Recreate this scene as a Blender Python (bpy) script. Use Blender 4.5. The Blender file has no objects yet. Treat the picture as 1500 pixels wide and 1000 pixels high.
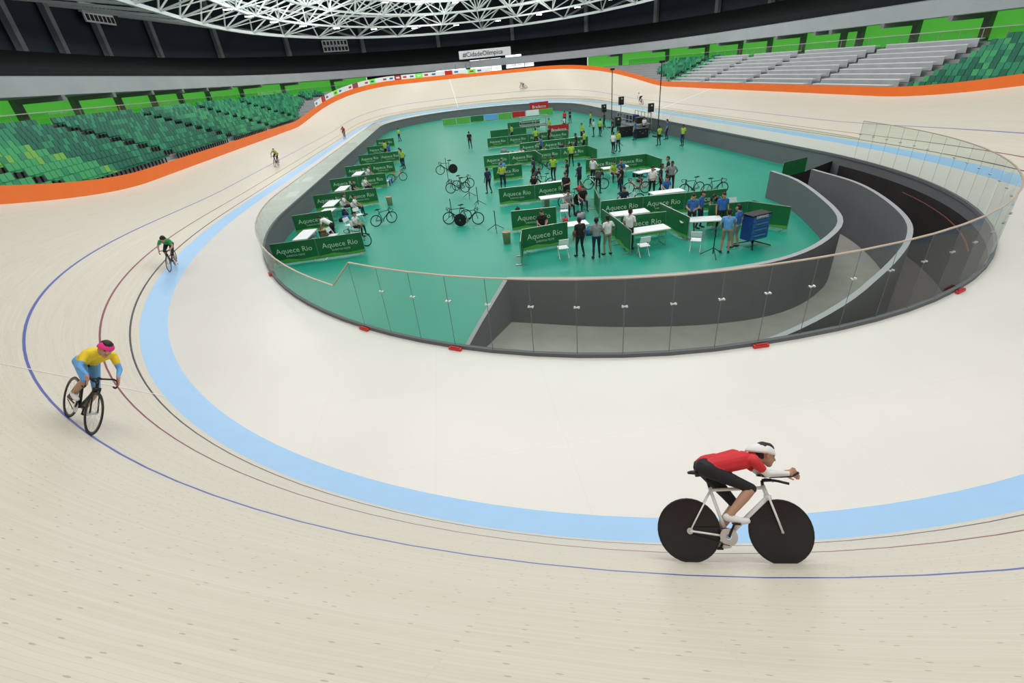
import bpy, bmesh, numpy as np, math, random
from mathutils import Vector, Matrix
from mathutils.geometry import tessellate_polygon
random.seed(4); PI=math.pi
sc=bpy.context.scene; COL=sc.collection
sc.view_settings.view_transform='Standard'
ZOOM=None
# ---------------------------------------------------------------- materials
MATS={}
def mat(name,col,rough=.6,metal=0,spec=.4,noise=.0,nscale=8,emit=0,alpha=None):
    if name in MATS: return MATS[name]
    m=bpy.data.materials.new(name); m.use_nodes=True; nt=m.node_tree
    b=nt.nodes['Principled BSDF']; c=(*col,1)
    b.inputs['Base Color'].default_value=c; b.inputs['Roughness'].default_value=rough
    b.inputs['Metallic'].default_value=metal; b.inputs['Specular IOR Level'].default_value=spec
    if noise>0:
        tc=nt.nodes.new('ShaderNodeTexCoord'); n=nt.nodes.new('ShaderNodeTexNoise'); n.inputs['Scale'].default_value=nscale; n.inputs['Detail'].default_value=5
        nt.links.new(tc.outputs['Object'],n.inputs['Vector'])
        mx=nt.nodes.new('ShaderNodeMix'); mx.data_type='RGBA'
        mx.inputs[6].default_value=(*[max(0,v*(1-noise)) for v in col],1); mx.inputs[7].default_value=(*[min(1,v*(1+noise)) for v in col],1)
        nt.links.new(n.outputs['Fac'],mx.inputs[0]); nt.links.new(mx.outputs[2],b.inputs['Base Color'])
    if emit: b.inputs['Emission Color'].default_value=c; b.inputs['Emission Strength'].default_value=emit
    MATS[name]=m; return m
def glassmat(name,tint,base=.035,gain=.45):
    m=bpy.data.materials.new(name); m.use_nodes=True; nt=m.node_tree; nt.nodes.clear()
    o=nt.nodes.new('ShaderNodeOutputMaterial'); t=nt.nodes.new('ShaderNodeBsdfTransparent'); t.inputs[0].default_value=(*tint,1)
    g=nt.nodes.new('ShaderNodeBsdfGlossy'); g.inputs['Roughness'].default_value=.04
    lw=nt.nodes.new('ShaderNodeLayerWeight'); lw.inputs['Blend'].default_value=.5
    pw=nt.nodes.new('ShaderNodeMath'); pw.operation='POWER'; pw.inputs[1].default_value=4
    ma=nt.nodes.new('ShaderNodeMath'); ma.operation='MULTIPLY_ADD'; ma.inputs[1].default_value=gain; ma.inputs[2].default_value=base
    mx=nt.nodes.new('ShaderNodeMixShader')
    nt.links.new(lw.outputs['Facing'],pw.inputs[0]); nt.links.new(pw.outputs[0],ma.inputs[0]); nt.links.new(ma.outputs[0],mx.inputs[0]); nt.links.new(t.outputs[0],mx.inputs[1]); nt.links.new(g.outputs[0],mx.inputs[2]); nt.links.new(mx.outputs[0],o.inputs[0])
    MATS[name]=m; return m
glass=glassmat('glass',(.84,.91,.88)); glass2=glassmat('rail_glass',(.55,.8,.6))
def woodmat():
    m=bpy.data.materials.new('pine_track'); m.use_nodes=True; nt=m.node_tree; N=nt.nodes; L=nt.links
    b=N['Principled BSDF']; b.inputs['Roughness'].default_value=.42; b.inputs['Specular IOR Level'].default_value=.35
    uv=N.new('ShaderNodeUVMap'); uv.uv_map='UVMap'
    br=N.new('ShaderNodeTexBrick'); br.inputs['Scale'].default_value=1; br.inputs['Brick Width'].default_value=3.1; br.inputs['Row Height'].default_value=.042
    br.inputs['Mortar Size'].default_value=.0014; br.inputs['Mortar Smooth'].default_value=.5; br.offset=.37
    br.inputs['Color1'].default_value=(.68,.632,.53,1); br.inputs['Color2'].default_value=(.645,.595,.49,1); br.inputs['Mortar'].default_value=(.55,.50,.405,1)
    L.new(uv.outputs[0],br.inputs['Vector'])
    mp=N.new('ShaderNodeMapping'); mp.inputs['Scale'].default_value=(.5,14,1); L.new(uv.outputs[0],mp.inputs[0])
    nz=N.new('ShaderNodeTexNoise'); nz.inputs['Scale'].default_value=1.5; nz.inputs['Detail'].default_value=4; L.new(mp.outputs[0],nz.inputs[0])
    cr=N.new('ShaderNodeMapRange'); cr.inputs[1].default_value=.3; cr.inputs[2].default_value=.7; cr.inputs[3].default_value=.97; cr.inputs[4].default_value=1.02; L.new(nz.outputs['Fac'],cr.inputs[0])
    mu=N.new('ShaderNodeMix'); mu.data_type='RGBA'; mu.blend_type='MULTIPLY'; mu.inputs[0].default_value=1; L.new(br.outputs['Color'],mu.inputs[6]); L.new(cr.outputs[0],mu.inputs[7])
    mp2=N.new('ShaderNodeMapping'); mp2.inputs['Scale'].default_value=(4.2,8.5,1); L.new(uv.outputs[0],mp2.inputs[0])
    vo=N.new('ShaderNodeTexVoronoi'); vo.inputs['Scale'].default_value=1; vo.inputs['Randomness'].default_value=.7; vo.voronoi_dimensions='2D'; L.new(mp2.outputs[0],vo.inputs['Vector'])
    lt=N.new('ShaderNodeMath'); lt.operation='LESS_THAN'; lt.inputs[1].default_value=.062; L.new(vo.outputs['Distance'],lt.inputs[0])
    sp=N.new('ShaderNodeSeparateColor'); L.new(vo.outputs['Color'],sp.inputs[0])
    gt=N.new('ShaderNodeMath'); gt.operation='GREATER_THAN'; gt.inputs[1].default_value=.35; L.new(sp.outputs[0],gt.inputs[0])
    mm=N.new('ShaderNodeMath'); mm.operation='MULTIPLY'; L.new(lt.outputs[0],mm.inputs[0]); L.new(gt.outputs[0],mm.inputs[1])
    m2=N.new('ShaderNodeMath'); m2.operation='MULTIPLY'; m2.inputs[1].default_value=.6; L.new(mm.outputs[0],m2.inputs[0])
    mx=N.new('ShaderNodeMix'); mx.data_type='RGBA'; mx.inputs[7].default_value=(.33,.25,.18,1); L.new(m2.outputs[0],mx.inputs[0]); L.new(mu.outputs[2],mx.inputs[6])
    L.new(mx.outputs[2],b.inputs['Base Color']); return m
wood=woodmat()
def apronmat():
    m=bpy.data.materials.new('apron_concrete'); m.use_nodes=True; nt=m.node_tree; N=nt.nodes; L=nt.links
    b=N['Principled BSDF']; b.inputs['Roughness'].default_value=.36; b.inputs['Specular IOR Level'].default_value=.4
    tc=N.new('ShaderNodeTexCoord'); nz=N.new('ShaderNodeTexNoise'); nz.inputs['Scale'].default_value=.35; nz.inputs['Detail'].default_value=6; L.new(tc.outputs['Object'],nz.inputs[0])
    mx=N.new('ShaderNodeMix'); mx.data_type='RGBA'; mx.inputs[6].default_value=(.73,.71,.655,1); mx.inputs[7].default_value=(.82,.80,.75,1); L.new(nz.outputs['Fac'],mx.inputs[0])
    br=N.new('ShaderNodeTexBrick'); br.inputs['Scale'].default_value=1; br.inputs['Brick Width'].default_value=2.44; br.inputs['Row Height'].default_value=2.44; br.inputs['Mortar Size'].default_value=.005; br.offset=0
    br.inputs['Color1'].default_value=(1,1,1,1); br.inputs['Color2'].default_value=(1,1,1,1); br.inputs['Mortar'].default_value=(.95,.94,.92,1); L.new(tc.outputs['Object'],br.inputs['Vector'])
    mu=N.new('ShaderNodeMix'); mu.data_type='RGBA'; mu.blend_type='MULTIPLY'; mu.inputs[0].default_value=1; L.new(mx.outputs[2],mu.inputs[6]); L.new(br.outputs['Color'],mu.inputs[7])
    L.new(mu.outputs[2],b.inputs['Base Color']); return m
apron_m=apronmat()
blue_band=mat('azure_band',(.36,.59,.85),.4,noise=.04,nscale=3)
line_black=mat('line_black',(.03,.03,.05),.4); line_red=mat('line_red',(.22,.03,.06),.4); line_blue=mat('line_blue',(.06,.09,.38),.4)
orange=mat('orange_board',(.90,.17,.015),.5,noise=.06,nscale=1)
infield_m=mat('infield_green',(.012,.30,.20),.42,noise=.10,nscale=.25)
grey_wall=mat('grey_wall',(.14,.15,.16),.7,noise=.1,nscale=.6)
grey_cap=mat('grey_cap',(.36,.37,.38),.6)
ramp_m=mat('ramp_concrete',(.34,.33,.29),.8,noise=.18,nscale=1.5)
dark_m=mat('tunnel_shade',(.02,.017,.016),.8,noise=.3,nscale=1)  # near-black colour painting the shade inside the tunnel
conc=mat('stand_concrete',(.33,.34,.34),.8,noise=.12,nscale=.5)
beam_m=mat('beam_concrete',(.36,.39,.40),.75,noise=.12,nscale=.4)
green_wall=mat('green_wall_glow',(.12,.62,.07),.55,noise=.06,nscale=.3,emit=.45)  # emission stands in for concourse lighting on the wall
black_m=mat('black_void',(.006,.007,.009),.9,noise=.2,nscale=.4)
navy_m=mat('navy_wall',(.018,.024,.036),.85,noise=.2,nscale=.3)
colm=mat('column_concrete',(.20,.21,.22),.8,noise=.15,nscale=.5)
white=mat('white_paint',(.80,.82,.82),.5); truss_m=mat('truss_white',(.78,.84,.82),.45,noise=.05)
black=mat('black_plastic',(.012,.012,.014),.45); carbon=mat('carbon_black',(.012,.012,.012),.3,noise=.2,nscale=20)
steel=mat('brushed_steel',(.6,.6,.6),.3,metal=.9); rail_m=mat('bronze_rail',(.52,.42,.32),.35,noise=.1,nscale=2)
ban=mat('banner_green',(.012,.15,.045),.5,noise=.35,nscale=1.2); ban2=mat('banner_letters',(.55,.75,.55),.5); ltgreen=mat('banner_lime',(.10,.42,.06),.5,noise=.2,nscale=2)
red=mat('signal_red',(.70,.04,.03),.5); redd=mat('red_board',(.50,.02,.02),.5)
skin=mat('skin',(.48,.27,.18),.55); skin2=mat('skin_dark',(.22,.11,.07),.55); eye_m=mat('eye_dark',(.02,.015,.01),.3)
hair=mat('hair_dark',(.02,.014,.01),.6); shoe=mat('shoe_black',(.02,.02,.02),.5); shoew=mat('shoe_white',(.75,.75,.75),.5)
C={'lime':(.36,.60,.05),'blue':(.03,.14,.40),'navy':(.015,.025,.07),'grey':(.28,.29,.30),'white':(.78,.78,.78),'black':(.015,.015,.018),'green':(.03,.32,.10),'red':(.62,.03,.04),'yellow':(.82,.62,.03),'skyblue':(.14,.38,.75),'khaki':(.30,.26,.18),'teal':(.05,.3,.3),'pink':(.85,.04,.28)}
def cm(k): return mat('cloth_'+k,C[k],.75,noise=.08,nscale=12)
seatc=[mat('seat_dark_green',(.014,.15,.09),.5),mat('seat_mid_green',(.03,.27,.14),.5),mat('seat_bright_green',(.06,.38,.15),.5),mat('seat_lime_green',(.20,.46,.09),.5)]
day=mat('daylight_opening',(.93,.96,1),.5,emit=1.6); lampm=mat('lamp_glow',(1,.98,.94),.5,emit=25)
cyan=mat('cabinet_blue',(.02,.07,.30),.4); woodbox=mat('plywood',(.40,.25,.12),.7,noise=.2,nscale=4)
# ---------------------------------------------------------------- builders
def new(name,me,parent=None,M=None):
    o=bpy.data.objects.new(name,me); COL.objects.link(o)
    if parent: o.parent=parent
    if M is not None: o.matrix_local=M
    return o
def tag(o,label,cat,group=None,kind=None):
    o['label']=label; o['category']=cat
    if group: o['group']=group
    if kind: o['kind']=kind
    return o
class MB:
    def __init__(s): s.v=[]; s.f=[]; s.m=[]; s.mats=[]; s.uv=None
    def mi(s,m):
        if m not in s.mats: s.mats.append(m)
        return s.mats.index(m)
    def add(s,vs,fs,m):
        b=len(s.v); i=s.mi(m); s.v+= [tuple(v) for v in vs]
        for f in fs: s.f.append([b+k for k in f]); s.m.append(i)
    def box(s,c,d,m,R=None):
        R=R or Matrix.Identity(3); c=Vector(c)
        vs=[c+R@Vector((x*d[0]/2,y*d[1]/2,z*d[2]/2)) for x in(-1,1) for y in(-1,1) for z in(-1,1)]
        s.add(vs,[(0,1,3,2),(4,6,7,5),(0,4,5,1),(2,3,7,6),(0,2,6,4),(1,5,7,3)],m)
    def beam(s,p0,p1,w,h,m):
        p0=Vector(p0);p1=Vector(p1);d=(p1-p0); L=d.length
        if L<1e-6: return
        R=d.to_track_quat('X','Z').to_matrix(); s.box((p0+p1)/2,(L,w,h),m,R)
    def tube(s,p0,p1,r0,m,r1=None,n=8,cap=True):
        p0=Vector(p0);p1=Vector(p1); r1=r0 if r1 is None else r1; d=p1-p0
        if d.length<1e-6: return
        R=d.to_track_quat('Z','Y').to_matrix(); vs=[]
        for p,r in((p0,r0),(p1,r1)):
            for k in range(n): a=2*PI*k/n; vs.append(p+R@Vector((r*math.cos(a),r*math.sin(a),0)))
        fs=[(k,(k+1)%n,n+(k+1)%n,n+k) for k in range(n)]
        if cap: fs+= [tuple(range(n-1,-1,-1)),tuple(range(n,2*n))]
        s.add(vs,fs,m)
    def path(s,ps,r,m,n=8):
        for a,b in zip(ps[:-1],ps[1:]): s.tube(a,b,r,m,n=n)
    def torus(s,c,R,r,m,axis='X',n=40,k=8,sq=1.0):
        vs=[];fs=[]
        for i in range(n):
            a=2*PI*i/n
            for j in range(k):
                b=2*PI*j/k; rr=R+r*math.cos(b); h=r*sq*math.sin(b)
                p=(h,rr*math.cos(a),rr*math.sin(a)) if axis=='X' else (rr*math.cos(a),rr*math.sin(a),h)
                vs.append((c[0]+p[0],c[1]+p[1],c[2]+p[2]))
        for i in range(n):
            for j in range(k): fs.append((i*k+j,((i+1)%n)*k+j,((i+1)%n)*k+(j+1)%k,i*k+(j+1)%k))
        s.add(vs,fs,m)
    def lathe(s,c,prof,m,n=16,axis='Z'):
        vs=[];fs=[]
        for (r,h) in prof:
            for i in range(n):
                a=2*PI*i/n
                p=(r*math.cos(a),r*math.sin(a),h) if axis=='Z' else (h,r*math.cos(a),r*math.sin(a))
                vs.append((c[0]+p[0],c[1]+p[1],c[2]+p[2]))
        for j in range(len(prof)-1):
            for i in range(n): fs.append((j*n+i,j*n+(i+1)%n,(j+1)*n+(i+1)%n,(j+1)*n+i))
        s.add(vs,fs,m)
    def mesh(s,name,smooth=False):
        me=bpy.data.meshes.new(name); me.from_pydata(s.v,[],s.f)
        for m in s.mats: me.materials.append(m)
        me.polygons.foreach_set('material_index',s.m)
        if smooth: me.polygons.foreach_set('use_smooth',[True]*len(s.f))
        me.update(); return me
# ---------------------------------------------------------------- track curves
P=[-6.2819,-55.3296,6.0823,0.087,0.522,-0.1008,691.2452];R0=17.6663;LT=32.0739;BK=46.41;SW=2.29
def quarter(kmax,Lt,per=250.,n=4001):
    q=per/4; Lb=PI/2/kmax-Lt/2; Ls=q-Lt-Lb; s=np.linspace(0,q,n)
    k=np.where(s<Ls,0,np.where(s<Ls+Lt,(s-Ls)/Lt*kmax,kmax)); ds=s[1]-s[0]
    th=np.concatenate([[0],np.cumsum((k[1:]+k[:-1])/2*ds)]); dx=-np.sin(th); dy=-np.cos(th)
    x=np.concatenate([[0],np.cumsum((dx[1:]+dx[:-1])/2*ds)]); y=np.concatenate([[0],np.cumsum((dy[1:]+dy[:-1])/2*ds)])
    return x-x[-1],y,np.cos(th),-np.sin(th),k/kmax
x,y,nx,ny,F=[a[::40] for a in quarter(1/R0,LT)]
cat=lambda a,b,c,d: np.concatenate([a[:-1],b[:-1],c[:-1],d[:-1]])
X=cat(x,-x[::-1],-x,x[::-1]); Y=cat(y,y[::-1],-y,-y[::-1]); NX=cat(nx,-nx[::-1],-nx,nx[::-1]); NY=cat(ny,ny[::-1],-ny,-ny[::-1]); FF=cat(F,F[::-1],F,F[::-1])
N=len(X)
BL=np.where(X>0,14.5,12.5)
TH=np.radians(BL+(BK-BL)*(3*FF**2-2*FF**3)); HB=TH*.5
def off(w):
    if w>=0: return (w-.2)*np.cos(TH), w*np.sin(TH)+.7*np.sin(HB)
    return -.2*np.cos(TH)+w*np.cos(HB), w*np.sin(HB)+.7*np.sin(HB)
def row(w):
    p,z=off(w); return np.stack([X+NX*p,Y+NY*p,z],1)
TOPP,TOPZ=off(7.0)
def orow(o,z):
    p=TOPP+o; return np.stack([X+NX*p,Y+NY*p,np.broadcast_to(z,X.shape)+0*X],1)
def zs(): return -.018*X
def tframe(fi,w):
    i=int(fi)%N; j=(i+1)%N; t=fi-int(fi); a=row(w); p=Vector(a[i])*(1-t)+Vector(a[j])*t
    T=(Vector(a[j])-Vector(a[i])).normalized(); b=row(w+.2); q=Vector(b[i])*(1-t)+Vector(b[j])*t; S=(q-p).normalized()
    n=T.cross(S); n=n if n.z>0 else -n
    return p,T,n.normalized()
ws=[-.7,0,.2,.25,.88,.93,SW,SW+.055,3.5,4.7,5.9,7.0]
mids=[1,0,2,0,3,0,4,0,0,0,0]
vs=np.concatenate([row(w) for w in ws]); fs=[];ms=[];uvs=[]
S=250./N
for a in range(len(ws)-1):
    for i in range(N):
        j=(i+1)%N; fs.append((a*N+i,a*N+j,(a+1)*N+j,(a+1)*N+i)); ms.append(mids[a])
        uvs+= [(i*S,ws[a]),((i+1)*S,ws[a]),((i+1)*S,ws[a+1]),(i*S,ws[a+1])]
me=bpy.data.meshes.new('velodrome_track'); me.from_pydata(vs.tolist(),[],fs)
for m in (wood,blue_band,line_black,line_red,line_blue): me.materials.append(m)
me.polygons.foreach_set('material_index',ms); u=me.uv_layers.new(name='UVMap'); u.data.foreach_set('uv',np.array(uvs).ravel()); me.polygons.foreach_set('use_smooth',[True]*len(fs)); me.update()
trk=tag(new('velodrome_track',me),'banked pale pine cycling track with light blue inner band','cycling track')
def crossline(fi,w0,w1,wid,m,lab):
    b=MB(); prev=None; K=14
    for k in range(K+1):
        w=w0+(w1-w0)*k/K; p,T,n=tframe(fi,w); p=p+n*.006; c=(p-T*wid/2,p+T*wid/2)
        if prev: b.add([prev[0],prev[1],c[1],c[0]],[(0,1,2,3)],m)
        prev=c
    tag(new('track_line',b.mesh('track_line')),lab,'line marking','cross lines on the track')
def sgnp(v,e): return math.copysign(abs(v)**e,v)
def fence_pts(n=360):
    out=[]; A=16.2;B=20.6;cy=26.
    for k in range(n): 
        t=-2*PI*k/n; cx_,sy=math.cos(t),math.sin(t)
        e=2/2.3 if (cx_>0) else 1.0
        x_=A*sgnp(cx_,e); y_=B*sgnp(sy,e); y_=y_-cy if y_<=0 else y_+cy
        out.append((x_,y_))
    out.append(out[0]); o=np.array(out); d=np.hypot(*np.diff(o,axis=0).T); s=np.concatenate([[0],np.cumsum(d)]); 
    M=int(s[-1]/1.05); t=np.linspace(0,s[-1],M+1)[:-1]
    return np.stack([np.interp(t,s,o[:,0]),np.interp(t,s,o[:,1])],1)
FP=fence_pts(); NF=len(FP)
ZF=-1.2
def poly_face(outer,holes,z,m,name):
    loops=[[Vector((p[0],p[1],0)) for p in outer]]+[[Vector((p[0],p[1],0)) for p in h] for h in holes]
    tri=tessellate_polygon(loops); allv=[v for l in loops for v in l]
    me=bpy.data.meshes.new(name); fs=[]
    for t in tri:
        a,b,c=[allv[k] for k in t]; n=(b-a).cross(c-a).z
        fs.append(t if n>0 else t[::-1])
    me.from_pydata([(v.x,v.y,z) for v in allv],[],fs); me.materials.append(m); me.update(); return me
inner=row(-.7)
me=poly_face([tuple(p[:2]) for p in inner],[[tuple(p) for p in FP]],0.0,apron_m,'track_apron')
tag(new('track_apron',me),'flat cream concrete safety zone between blue band and glass fence','track apron')
def crm(pts,step=.5):
    p=[Vector(a) for a in pts]; p=[p[0]*2-p[1]]+p+[p[-1]*2-p[-2]]; out=[]
    for i in range(1,len(p)-2):
        n=max(2,int((p[i+1]-p[i]).length/step))
        for k in range(n):
            t=k/n; out.append(.5*((2*p[i])+(-p[i-1]+p[i+1])*t+(2*p[i-1]-5*p[i]+4*p[i+1]-p[i+2])*t*t+(-p[i-1]+3*p[i]-3*p[i+1]+p[i+2])*t**3))
    out.append(p[-2]); return out
inw=crm([(-5,-41,0),(-1.7,-42.1,0),(1.5,-42.6,0),(4,-42.3,0),(6.2,-41.1,0),(7.9,-39.4,0),(9.3,-36.4,0),(10.3,-33.4,0),(10.5,-31.2,0)])
outw=crm([(-4.4,-45.5,0),(-2.3,-46.0,0),(-0.2,-46.15,0),(2.3,-45.7,0),(4.8,-44.6,0),(8.1,-42.2,0),(10.1,-39.7,0),(11.9,-35.6,0),(12.3,-31.9,0)])
def nearest_f(p): 
    d=np.hypot(FP[:,0]-p[0],FP[:,1]-p[1]); return int(np.argmin(d))
iw=nearest_f((-7.3,-44.2)); ie=nearest_f((16.2,-28.5))
loop=[tuple(FP[(iw+k)%NF]) for k in range((ie-iw)%NF+1)]
loop+= [(13.2,-30.2)]+[(p.x,p.y) for p in reversed(inw)]
me=poly_face(loop,[],ZF,infield_m,'floor'); o=new('floor',me); o['kind']='structure'; o['label']='teal green painted infield floor'
b=MB()
for k in range(NF):
    a=FP[k]; c=FP[(k+1)%NF]; mid=(a+c)/2; tun=(mid[0]>8 and -43.6<mid[1]<-29.0); pit=(mid[0]>-7.4 and mid[1]<-36)
    zb=-3.3 if (tun or pit) else ZF
    if tun: 
        b.add([(a[0],a[1],-.45),(c[0],c[1],-.45),(c[0],c[1],0),(a[0],a[1],0)],[(0,1,2,3)],grey_wall)
        b.add([(a[0],a[1],zb),(c[0],c[1],zb),(c[0],c[1],-.45),(a[0],a[1],-.45)],[(0,1,2,3)],dark_m)  # solid black face in place of the shaded tunnel mouth
    else: b.add([(a[0],a[1],zb),(c[0],c[1],zb),(c[0],c[1],0),(a[0],a[1],0)],[(0,1,2,3)],grey_wall)
o=new('wall_infield_edge',b.mesh('wall_infield_edge')); o['kind']='structure'; o['label']='grey retaining wall below the glass fence with tunnel shade painted black'
def wall_strip(pts,th,ztop,zbot,m,cap,name,label):
    b=MB(); n=len(pts); L=[];R=[]
    for i,p in enumerate(pts):
        t=(pts[min(i+1,n-1)]-pts[max(i-1,0)]).normalized(); s=Vector((-t.y,t.x,0)); L.append(p+s*th/2); R.append(p-s*th/2)
    V=lambda p,z:(p.x,p.y,z)
    for i in range(n-1):
        z0,z1=ztop(i/(n-1)),ztop((i+1)/(n-1)); q0,q1=zbot(i/(n-1)),zbot((i+1)/(n-1))
        b.add([V(L[i],q0),V(L[i+1],q1),V(L[i+1],z1),V(L[i],z0)],[(3,2,1,0)],m)
        b.add([V(R[i],q0),V(R[i+1],q1),V(R[i+1],z1),V(R[i],z0)],[(0,1,2,3)],m)
        b.add([V(L[i],z0),V(L[i+1],z1),V(R[i+1],z1),V(R[i],z0)],[(3,2,1,0)],cap)
    for i in (0,n-1):
        z=ztop(i/(n-1)); q=zbot(i/(n-1)); b.add([V(L[i],q),V(R[i],q),V(R[i],z),V(L[i],z)],[(0,1,2,3)],m)
    o=new(name,b.mesh(name)); tag(o,label,'wall','ramp walls'); return o
wall_strip(inw,.18,lambda t:.2,lambda t:-3.2,grey_wall,grey_cap,'ramp_wall','curved grey concrete parapet beside the green infield')
wall_strip(outw,.16,lambda t:-1.0+1.2*min(1,t*2.6),lambda t:-3.3,grey_wall,grey_cap,'ramp_wall','curved grey concrete wall between ramp and glass fence')
wing=[Vector((-7.1,-44.1,0)),Vector((-6.1,-42.6,0)),Vector((-5.0,-41.0,0))]
wall_strip(wing,.14,lambda t:-1.15+1.35*t,lambda t:-2.4,grey_wall,grey_cap,'ramp_wing_wall','grey wing wall with a sloping top closing the ramp')
b=MB(); n=60
def rs(pts,n):
    a=np.array([[p.x,p.y] for p in pts]); d=np.hypot(*np.diff(a,axis=0).T); s=np.concatenate([[0],np.cumsum(d)]); t=np.linspace(0,s[-1],n); return np.stack([np.interp(t,s,a[:,0]),np.interp(t,s,a[:,1])],1)
A=rs([Vector((-5.5,-41.2,0))]+inw,n); B=rs([Vector((-7.2,-44.4,0))]+outw,n); zf=lambda t:-1.35-1.0*t
for i in range(n-1):
    b.add([(A[i][0],A[i][1],zf(i/(n-1))),(A[i+1][0],A[i+1][1],zf((i+1)/(n-1))),(B[i+1][0],B[i+1][1],zf((i+1)/(n-1))),(B[i][0],B[i][1],zf(i/(n-1)))],[(3,2,1,0)],ramp_m)
o=new('access_ramp',b.mesh('access_ramp')); tag(o,'curving bare concrete ramp descending between grey walls','ramp')
pitpoly=[(-5,-46.2),(0,-47),(6,-46.2),(12,-43),(16.2,-37),(16.4,-28.6),(12.5,-28.6),(10.4,-31.2),(9,-37),(6,-41.5),(0,-44.5)]
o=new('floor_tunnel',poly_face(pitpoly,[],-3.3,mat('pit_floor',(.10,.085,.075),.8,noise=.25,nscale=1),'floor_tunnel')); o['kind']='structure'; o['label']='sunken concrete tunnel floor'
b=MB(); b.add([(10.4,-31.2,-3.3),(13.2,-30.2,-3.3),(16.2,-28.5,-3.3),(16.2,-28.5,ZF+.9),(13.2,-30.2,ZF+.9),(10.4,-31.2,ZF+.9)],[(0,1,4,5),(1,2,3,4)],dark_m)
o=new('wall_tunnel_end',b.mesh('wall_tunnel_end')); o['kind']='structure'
dred=mat('dark_red_rail',(.12,.012,.01),.5)
b=MB(); b.path([Vector((FP[k%NF][0]*.985,FP[k%NF][1]*.99+.0,-.62)) for k in range(nearest_f((15,-35)),nearest_f((9.5,-43.2)))],.025,dred); tag(new('tunnel_handrail',b.mesh('h')),'dark red handrail along the dark tunnel opening','handrail')
# ---- glass fence
tall_s=nearest_f((16.2,-30)); tall_e=nearest_f((-9.4,-42.6))
def fence(name,rng,H,label,slope=False):
    root=new(name,None); root.location=(FP[rng[0]][0],FP[rng[0]][1],0); tag(root,label,'fence'); root['group']='glass fence around the infield'
    off_=Vector(root.location); rail=MB(); shoe_=MB(); cnt=0; stuff=MB()
    for idx,k in enumerate(rng):
        a=Vector((*FP[k%NF],0)); c=Vector((*FP[(k+1)%NF],0)); d=c-a; L=d.length; ang=math.atan2(d.y,d.x)
        M=Matrix.Translation(a-off_)@Matrix.Rotation(ang,4,'Z')
        H0=1.98 if (slope and idx==0) else H
        def panel(b,T):
            v=lambda x,z:T@Vector((x,0,z))
            g=.009
            b.add([v(g*2,.08),v(L,.08),v(L,H),v(g*2,H0)],[(0,1,2,3)],glass)
            b.add([v(0,.08),v(g*2,.08),v(g*2,H0),v(0,H0)],[(0,1,2,3)],grey_wall if H0>1.5 else glass)
        if cnt<100:
            b=MB(); panel(b,Matrix.Identity(4)); o=new('glass_panel',b.mesh('glass_panel'),root,M); cnt+=1
        else: panel(stuff,M)
        a2=a-off_;c2=c-off_
        rail.beam(a2+Vector((0,0,H0+.015)),c2+Vector((0,0,H+.015)),.045,.028,rail_m)
        shoe_.beam(a2+Vector((0,0,.04)),c2+Vector((0,0,.04)),.09,.12,grey_wall)
        if H>1.5:
            cb=MB(); cb.box((0,0,0),(.11,.04,.025),steel); cb.tube((-.05,-.03,0),(-.05,.03,0),.022,steel); cb.tube((.05,-.03,0),(.05,.03,0),.022,steel)
            if 'clampmesh' not in MATS: MATS['clampmesh']=cb.mesh('clamp')
            new('glass_clamp',MATS['clampmesh'],root,M@Matrix.Translation((0,0,1.32)))
    new('handrail',rail.mesh('handrail'),root); new('base_channel',shoe_.mesh('base_channel'),root)
    if stuff.v: s=new('glass_panel',stuff.mesh('glass_panels'),root); s['kind']='stuff'
fence('glass_fence',list(range(tall_s,tall_e)),1.98,'tall frameless glass fence with metal clamps above the ramp')
fence('glass_fence',list(range(tall_e,tall_s+NF)),1.12,'low frameless glass fence with bronze handrail round the infield',True)
for px in [(-7.1,-44.6),(-0.2,-47.0),(6.3,-45.9),(-13.9,-37.4),(-9.8,-42.9)]:
    k=nearest_f(px); a=Vector((*FP[k],0)); nrm=a.normalized(); d=Vector((*FP[(k+1)%NF],0))-a
    b=MB(); R=Matrix.Rotation(math.atan2(d.y,d.x),3,'Z'); b.box((0,0,.04),(.36,.08,.06),red,R); b.box((0,0,.08),(.26,.05,.03),redd,R)
    o=new('foam_marker',b.mesh('foam_marker')); o.location=a+nrm*.12; tag(o,'red marker block at the foot of the glass fence','marker','red markers at the fence')
# ---------------------------------------------------------------- boards and stands
def bandmesh(name,rows,m,rng=None,flip=False,cond=None):
    rng=rng if rng is not None else range(N); allv=np.concatenate(rows); fs=[]
    for a in range(len(rows)-1):
        for i in rng:
            i%=N
            if cond and not cond(i): continue
            j=(i+1)%N; fs.append((a*N+i,a*N+j,(a+1)*N+j,(a+1)*N+i))
    used=sorted({k for f in fs for k in f}); mp={k:q for q,k in enumerate(used)}
    me=bpy.data.meshes.new(name); me.from_pydata(allv[used].tolist(),[],[tuple(mp[k] for k in f) for f in fs]); me.materials.append(m); me.update(); return me
OH=np.where(X<0,.78,.62)
me=bandmesh('orange_board',[orow(-.02,TOPZ-.05),orow(0,TOPZ+OH),orow(.07,TOPZ+OH),orow(.09,TOPZ-.3)],orange)
tag(new('orange_board',me),'orange padded board along the top edge of the banking','safety board')
b=MB(); tp=orow(0,TOPZ+OH)
k=0
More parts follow.
